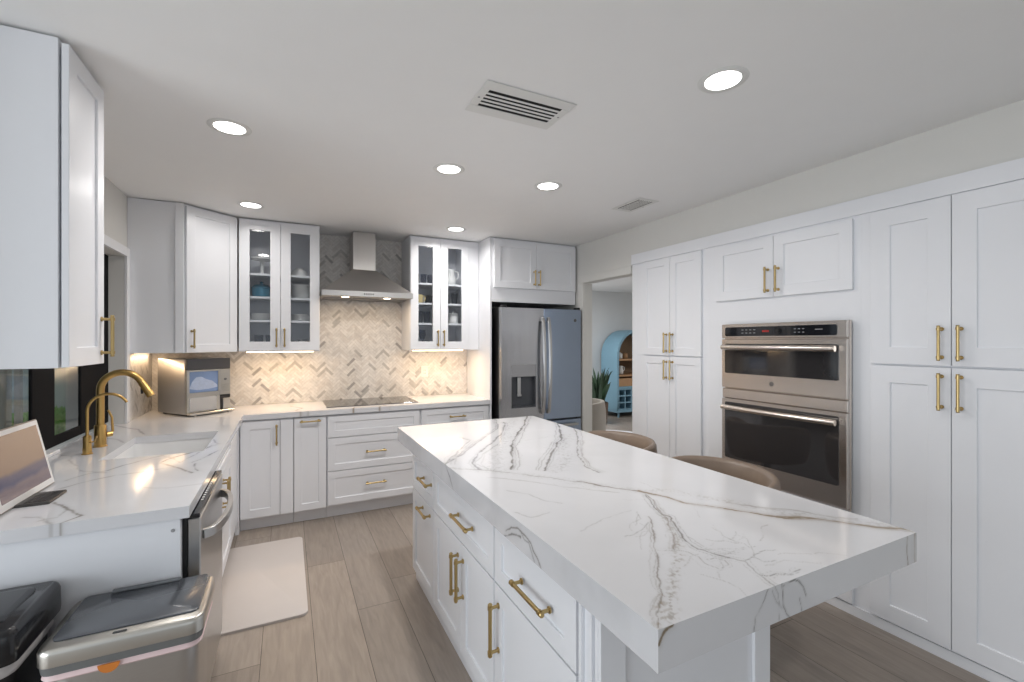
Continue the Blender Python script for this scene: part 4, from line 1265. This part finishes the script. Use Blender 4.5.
# ------------------------------------------------------------------ tablet display on the sink counter
lp = empty('tablet_display', (-0.826, 2.035, 0.9145), 0, 'tablet screen in a white bezel leaning on a dark stand by the window', 'screen')
M = Matrix.Translation((0, 0, 0.004)) @ Matrix.Rotation(math.radians(-12), 4, 'Y')
SW, SH, ST = 0.385, 0.262, 0.010
MB().rrect(-ST, 0, -0.0, SW, [0, SH], 0.003).xf(M)  .build('back_shell', mat('taupe_shell', (0.30, 0.25, 0.21), 0.35, 0.4, noise=0.04), lp, 0.001)
MB().box(0.0003, 0.0018, 0.004, SW - 0.004, 0.004, SH - 0.004).xf(M).build('bezel', BEZEL, lp)
sm = bpy.data.materials.new('screen_reflection')  # the room's reflection on the glass, painted as a glowing colour ramp
sm.use_nodes = True
nt = sm.node_tree
b = nt.nodes['Principled BSDF']
tc = nd(nt, 'ShaderNodeTexCoord')
sx = nd(nt, 'ShaderNodeSeparateXYZ')
nt.links.new(tc.outputs['Object'], sx.inputs[0])
nz = nd(nt, 'ShaderNodeTexNoise')
nz.inputs['Scale'].default_value = 14
nt.links.new(tc.outputs['Object'], nz.inputs['Vector'])
mm_ = nd(nt, 'ShaderNodeMath', operation='MULTIPLY_ADD')
mm_.inputs[1].default_value = 0.02
nt.links.new(nz.outputs['Fac'], mm_.inputs[0])
nt.links.new(sx.outputs['Z'], mm_.inputs[2])
rp = nd(nt, 'ShaderNodeValToRGB')
cr = rp.color_ramp
cr.interpolation = 'LINEAR'
el = [(0.0, (0.22, 0.17, 0.17)), (0.075, (0.20, 0.15, 0.16)), (0.09, (0.075, 0.075, 0.13)), (0.115, (0.10, 0.09, 0.14)), (0.13, (0.28, 0.19, 0.14)), (0.20, (0.30, 0.205, 0.15)), (0.30, (0.33, 0.24, 0.19))]
while len(cr.elements) < len(el): cr.elements.new(0.5)
for e2, (p_, c_) in zip(cr.elements, el): e2.position = p_ * 2; e2.color = (*c_, 1)
m2 = nd(nt, 'ShaderNodeMath', operation='MULTIPLY')
m2.inputs[1].default_value = 2
nt.links.new(mm_.outputs[0], m2.inputs[0])
nt.links.new(m2.outputs[0], rp.inputs[0])
b.inputs['Base Color'].default_value = (0.01, 0.01, 0.01, 1)
b.inputs['Roughness'].default_value = 0.12
nt.links.new(rp.outputs[0], b.inputs['Emission Color'])
b.inputs['Emission Strength'].default_value = 0.75
MB().box(0.0019, 0.0026, 0.021, SW - 0.021, 0.026, SH - 0.021).xf(M).build('screen', sm, lp)
MB().rrect(-0.020, 0.088, 0.085, 0.232, [0, 0.006, 0.009], 0.006, insets=[0, 0, 0.002]).build('stand', mat('dark_aluminium', (0.09, 0.085, 0.08), 0.4, 0.6, noise=0.05), lp)
m = MB()
for k in range(5): m.box(0.018 + k * 0.012, 0.026 + k * 0.012, 0.10, 0.205, 0.0092, 0.0105)
m.build('stand_ribs', BLACK, lp)

# ------------------------------------------------------------------ bins by the end panel
bn = empty('trash_bin', (-0.592, 1.600, 0), 0, 'stainless sensor trash bin with grey lid and pink liner edge', 'bin')
BX, BY = 0.370, 0.287
MB().rrect(0.018, BX - 0.018, 0.018, BY - 0.018, [0, 0.01, 0.595], 0.05, insets=[0.003, 0, 0]).build('bin_body', STEEL, bn, smooth=40)
MB().rrect(0.006, BX - 0.006, 0.006, BY - 0.006, [0.578, 0.584, 0.598], 0.036, insets=[0.006, 0.0, 0.004]).build('liner', BAG, bn, smooth=40)
MB().rrect(0.002, BX - 0.002, 0.002, BY - 0.002, [0.5985, 0.622], 0.036, insets=[0.004, 0]).build('lid_band', mat('band_grey', (0.16, 0.165, 0.165), 0.4, noise=0.04), bn, smooth=40)
lid = MB().rrect(0, BX, 0, BY, [0.6225, 0.655, 0.664, 0.668], 0.036, seg=8, insets=[0, 0.0, 0.003, 0.009]).build('lid', CHAMP, bn, smooth=50)
MB().rrect(0.022, BX - 0.016, 0.040, BY - 0.006, [0.6685, 0.6715, 0.6735], 0.020, seg=6, insets=[0, 0, 0.003]).build('lid_flap', LIDG, lid, smooth=40)
MB().box(0.09, 0.27, BY - 0.028, BY - 0.004, 0.6738, 0.679).build('hinge', mat('hinge_grey', (0.10, 0.11, 0.12), 0.4, noise=0.04), lid, 0.002)
MB().rrect(0.158, 0.190, 0.016, 0.026, [0.6683, 0.6695], 0.004).build('sensor', BLACK, lid)
m = MB()
hp = [(0.155 + 0.024 * math.cos(PI + PI * k / 12), 0.597 + 0.024 * math.sin(PI + PI * k / 12)) for k in range(13)]
m.loft([[(a, 0.004, b3) for a, b3 in hp], [(a, 0.001, b3) for a, b3 in hp]])
m.build('orange_tab', ORANGE, bn)
b2_ = empty('trash_bin', (-1.010, 1.592, 0), 0, 'black plastic trash bin with domed lid at the left edge', 'bin')
MB().rrect(0.018, 0.372, 0.018, 0.280, [0, 0.01, 0.655], 0.05, insets=[0.03, 0.028, 0]).build('bin_body', BLACK, b2_, smooth=40)
MB().rrect(0.008, 0.382, 0.008, 0.289, [0.615, 0.630, 0.655], 0.055, insets=[0.008, 0, 0.003]).build('liner', BAGW, b2_, smooth=40)
ld = MB().rrect(0, 0.390, 0, 0.296, [0.6555, 0.67, 0.725, 0.738, 0.744], 0.032, seg=8, insets=[0.002, 0, 0.001, 0.006, 0.014]).build('lid', mat('gloss_black', (0.012, 0.012, 0.014), 0.16, noise=0.05), b2_, smooth=50)
MB().rrect(0.045, 0.345, 0.045, 0.255, [0.7442, 0.748, 0.7505], 0.025, seg=6, insets=[0, 0.002, 0.014]).build('lid_flap', MATS['gloss_black'], ld, smooth=50)

# floor mat
tag(MB().rrect(-0.375, 0.103, 2.680, 3.75, [0.001, 0.012, 0.015], 0.035, seg=6, insets=[0, 0, 0.004]).build('floor_mat', MATM, smooth=40),
    'pale beige anti-fatigue mat on the floor in front of the sink', 'mat')

# ------------------------------------------------------------------ near wall cabinet over the sink counter, face towards +x
c = cabinet('wall_cabinet', 'white wall cabinet at the left edge, over the near end of the sink counter', 'cabinet', (-0.676, 2.005, ZU - 0.002), PI / 2, 0.325, 0.322, 2.482 - ZU + 0.002)
m, _ = shaker(0.001, 0.322, 0.002, 2.470 - ZU, 0.066, y=-0.027)
d = m.build('door', WHITE, c, 0.0012)
pull(d, 0.291, 0.110, 0.155, y=-0.027)

# ------------------------------------------------------------------ ceiling lights and vents
spots = [(-0.242, 2.512, 'at the left, over the sink counter'), (0.852, 2.547, 'over the far part of the island, left one'), (1.523, 2.539, 'over the far part of the island, right one'),
         (-0.239, 3.875, 'in front of the glass cabinet left of the hood'), (1.365, 3.883, 'in front of the glass cabinet right of the hood'), (1.511, 1.207, 'nearest, upper right of the photo')]
for i, (x_, y_, lab) in enumerate(spots):
    pw_l = (5.2, 15.5, 6.0, 3.0, 8.0, 3.6)[i]
    r_ = empty('ceiling_light', (x_, y_, ZC), 0, 'round recessed ceiling light ' + lab, 'ceiling light', 'recessed ceiling lights')
    MB().lathe([(0.064, -0.0005), (0.066, -0.004), (0.088, -0.0035), (0.092, -0.0002)], seg=40, cap=False).build('trim_ring', VENTW, r_, smooth=40)
    MB().lathe([(0.0, -0.0022), (0.0645, -0.0022), (0.0645, -0.0004)], seg=40, cap=False).build('lens', LEDC, r_)
    area('ceiling_glow', (0, 0, -0.006), (0.12, 0.12), pw_l, (1.0, 0.965, 0.93), shape='DISK', parent=r_, spread=math.radians(165))


def vent(label, x0, x1, y0, y1, n, along='x', bx=0.036, by=0.06):
    r_ = empty('ceiling_vent', (x0, y0, ZC), 0, label, 'vent')
    w_, h_ = x1 - x0, y1 - y0
    MB().box(0.01, w_ - 0.01, 0.01, h_ - 0.01, -0.002, -0.0003).build('duct_shade', VENTD, r_)  # flat black sheet standing in for the shade behind the slats
    m = MB()
    m.box(0, w_, 0, by, -0.005, -0.0022).box(0, w_, h_ - by, h_, -0.005, -0.0022).box(0, bx, by, h_ - by, -0.005, -0.0022).box(w_ - bx, w_, by, h_ - by, -0.005, -0.0022)
    m.build('frame', VENTW, r_, 0.0015)
    for k in range(1, n):
        s = MB()
        if along == 'x':
            yy = by + (h_ - 2 * by) * k / n
            s.box(bx, w_ - bx, yy - 0.0065, yy + 0.0065, -0.0045, -0.0035)
        else:
            xx = bx + (w_ - 2 * bx) * k / n
            s.box(xx - 0.0055, xx + 0.0055, by, h_ - by, -0.0045, -0.0035)
        s.build('slat', VENTW, r_)
    m = MB()
    for xx in (bx * 0.45, w_ - bx * 0.45): m.cyl((xx, h_ / 2, -0.0062), (xx, h_ / 2, -0.0049), 0.005, seg=10)
    m.build('screw', GREYP, r_)


vent('large white rectangular ceiling vent above the near end of the island', 0.692, 1.108, 1.605, 1.858, 5)
vent('small white ceiling vent near the oven wall', 2.215, 2.405, 2.45, 2.76, 7, 'y', 0.03, 0.035)


# ------------------------------------------------------------------ stools at the island
def stool(loc, rz, label):
    r_ = empty('bar_stool', loc, rz, label, 'stool', None)
    # facing local -x (towards the island); barrel back round the +x side
    MB().rrect(-0.22, 0.20, -0.215, 0.215, [0.560, 0.572, 0.620, 0.638], 0.10, seg=6, insets=[0.01, 0, 0, 0.02]).build('seat', TAUPE, r_, smooth=60)
    m = MB()
    N = 40
    rings = []
    for i in range(N + 1):
        t = -1 + 2 * i / N
        a = math.radians(118) * t
        R = 0.262
        top = 0.840 - 0.09 * abs(t) ** 6
        bot = 0.545
        cx, cy = math.cos(a), math.sin(a)
        prof = []
        th = 0.034 * (1 - 0.35 * abs(t) ** 6)
        for k in range(14):
            u = 2 * PI * k / 14
            zz = (top + bot) / 2 + (top - bot) / 2 * max(-1, min(1, 1.12 * math.sin(u)))
            rr = R + th * math.cos(u) + 0.025 * (zz - bot) / (top - bot)
            prof.append((cx * rr * (0.94), cy * rr, zz))
        rings.append(prof)
    m.loft(rings)
    o_ = m.build('backrest', TAUPE, r_, smooth=70)
    MB().lathe([(0.030, 0.012), (0.030, 0.5595)], seg=20).build('column', STEELD, r_, smooth=40)
    MB().lathe([(0.20, 0.0005), (0.20, 0.006), (0.17, 0.012), (0.031, 0.014)], seg=40).build('base', STEELD, r_, smooth=40)
    m = MB()
    m.tube([(-0.030, 0, 0.22), (-0.10, 0, 0.22), (-0.13, 0.06, 0.22), (-0.13, 0.11, 0.22)], 0.009, 10).tube([(-0.10, 0, 0.22), (-0.13, -0.06, 0.22), (-0.13, -0.11, 0.22)], 0.009, 10)
    m.build('footrest', STEELD, r_, smooth=40)


stool((1.885, 2.37, 0), 0, 'taupe upholstered barrel bar stool at the far end of the island')
stool((1.885, 1.58, 0), 0, 'taupe upholstered barrel bar stool in front of the double oven')

# ------------------------------------------------------------------ the room beyond the doorway
hu = empty('arched_hutch', (5.67, 6.88, 0), 0, 'teal arched hutch with cane back and bottle grid in the next room', 'hutch')
HWd, HH, HD = 1.02, 1.70, 0.495
R_ = HWd / 2


def arch(inset, z0, n=20):
    r2 = R_ - inset
    p_ = [(inset, z0)]
    for k in range(n + 1):
        a = PI - PI * k / n
        p_.append((R_ + r2 * math.cos(a), HH - R_ + r2 * math.sin(a)))
    p_.append((HWd - inset, z0))
    return p_


A, B_ = arch(0, 0.14), arch(0.045, 0.50)
m = MB()
n1 = len(A)
V = [(a, y_, b3) for y_ in (0, HD) for a, b3 in A] + [(a, y_, b3) for y_ in (0, HD) for a, b3 in B_]
F_ = []
for i in range(n1 - 1):
    F_ += [(i, i + 1, n1 + i + 1, n1 + i), (2 * n1 + i, 3 * n1 + i, 3 * n1 + i + 1, 2 * n1 + i + 1), (i, 2 * n1 + i, 2 * n1 + i + 1, i + 1), (n1 + i, n1 + i + 1, 3 * n1 + i + 1, 3 * n1 + i)]
m.add(V, F_)
m.box(0.0, HWd, 0.0, HD, 0.10, 0.145)
m.box(0.045, HWd - 0.045, 0.47, 0.49, 0.14, 0.5)
m.build('carcass', TEAL, hu)
m = MB().loft([[(a, 0.455, b3) for a, b3 in arch(0.046, 0.56)], [(a, 0.465, b3) for a, b3 in arch(0.046, 0.56)]])
m.build('cane_back', RATTAN, hu)
for z in (0.79, 1.10): MB().box(0.047, HWd - 0.047, 0.02, 0.45, z, z + 0.03).build('shelf', WOODM, hu)
MB().box(0.047, HWd - 0.047, 0.012, 0.44, 0.60, 0.755).build('drawer', WOODM, hu, 0.004)
MB().box(0.046, HWd - 0.046, 0.0, 0.46, 0.56, 0.598).build('divider', TEAL, hu)
m = MB()
for k in range(7):
    xx = 0.046 + (HWd - 0.092) * k / 6
    m.box(xx - 0.010, xx + 0.010, 0.004, 0.44, 0.146, 0.559)
for k in range(4):
    zz = 0.160 + 0.385 * k / 3
    m.box(0.046, HWd - 0.046, 0.002, 0.44, zz - 0.010, zz + 0.010)
m.build('bottle_grid', TEAL, hu)
MB().box(0.046, HWd - 0.046, 0.441, 0.46, 0.146, 0.559).build('grid_back', TEALD, hu)
for a in (0.07, HWd - 0.07):
    for b3 in (0.05, HD - 0.05): MB().cyl((a, b3, 0.10), (a, b3, 0), 0.022, 0.016, 12).build('leg', TEAL, hu)
for i, (dx, mm2, nm) in enumerate(((0.12, WOODM, 'amber'), (0.25, CERAM, 'white'), (0.38, WOODM, 'brown'))):
    dish('canister', 'jar', nm + ' jar on the upper shelf of the teal hutch', 'jar', 5.67 + dx, 7.10, 1.13, 'jars on the hutch', 1.1, mm2)
for i, (dx, mm2, nm) in enumerate(((0.12, CREAM, 'cream'), (0.27, CERAM, 'white'))):
    dish('jug', 'vase', nm + ' vase on the middle shelf of the teal hutch', 'vase', 5.67 + dx, 7.10, 0.82, 'vases on the hutch', 1.1, mm2)

pl_ = empty('potted_plant', (5.02, 6.62, 0), 0, 'potted snake plant beside the teal hutch in the next room', 'plant')
MB().lathe([(0.13, 0), (0.16, 0.02), (0.185, 0.36), (0.175, 0.38), (0.160, 0.36), (0.001, 0.34)], seg=24).build('pot', POT, pl_, smooth=40)
m = MB()
rl = random.Random(4)
for k in range(44):
    a = rl.uniform(0, 2 * PI)
    rr = rl.uniform(0.01, 0.12)
    hgt = rl.uniform(0.35, 0.66)
    tw = rl.uniform(0, PI)
    ln = rl.uniform(0.05, 0.26)
    bx_, by_ = rr * math.cos(a), rr * math.sin(a)
    rings = []
    for j in range(8):
        t = j / 7
        wv = 0.030 * (0.6 + 1.2 * t) * (1 - t ** 3) + 0.001
        cx_, cy_ = bx_ + ln * t * t * math.cos(a), by_ + ln * t * t * math.sin(a)
        an = tw + t * 0.8
        dx_, dy_ = wv * math.cos(an), wv * math.sin(an)
        nx_, ny_ = -0.004 * math.sin(an), 0.004 * math.cos(an)
        z_ = 0.345 + hgt * t
        rings.append([(cx_ - dx_, cy_ - dy_, z_), (cx_ + nx_, cy_ + ny_, z_), (cx_ + dx_, cy_ + dy_, z_), (cx_ - nx_, cy_ - ny_, z_)])
    m.loft(rings)
m.build('leaves', LEAF, pl_, smooth=60)

ch = empty('armchair', (3.37, 4.86, 0.0130), math.radians(-20), 'cream upholstered chair just beyond the doorway', 'chair')
MB().rrect(-0.27, 0.27, -0.27, 0.27, [0.20, 0.22, 0.42, 0.45], 0.08, insets=[0.02, 0, 0, 0.03]).build('seat', CREAM, ch, smooth=60)
m = MB()
rings = []
for i in range(25):
    t = -1 + i / 12
    a = math.radians(105) * t
    top = 0.70 - 0.03 * abs(t) ** 3
    prof = []
    for k in range(12):
        u = 2 * PI * k / 12
        zz = (top + 0.2) / 2 + (top - 0.2) / 2 * max(-1, min(1, 1.15 * math.sin(u)))
        rr = 0.31 + 0.045 * math.cos(u)
        prof.append((rr * math.cos(a), rr * math.sin(a), zz))
    rings.append(prof)
m.loft(rings)
m.build('backrest', CREAM, ch, smooth=70)
for a in (-0.18, 0.18):
    for b3 in (-0.18, 0.18): MB().cyl((a, b3, 0.20), (a * 1.1, b3 * 1.1, 0.0), 0.018, 0.013, 12).build('leg', WOODD, ch)
tag(MB().lathe([(1.20, 0.001), (1.20, 0.006), (1.17, 0.009), (0.001, 0.009)], (4.0, 5.1, 0), 64).build('rug', RUG), 'round white rug on the floor of the next room', 'rug')
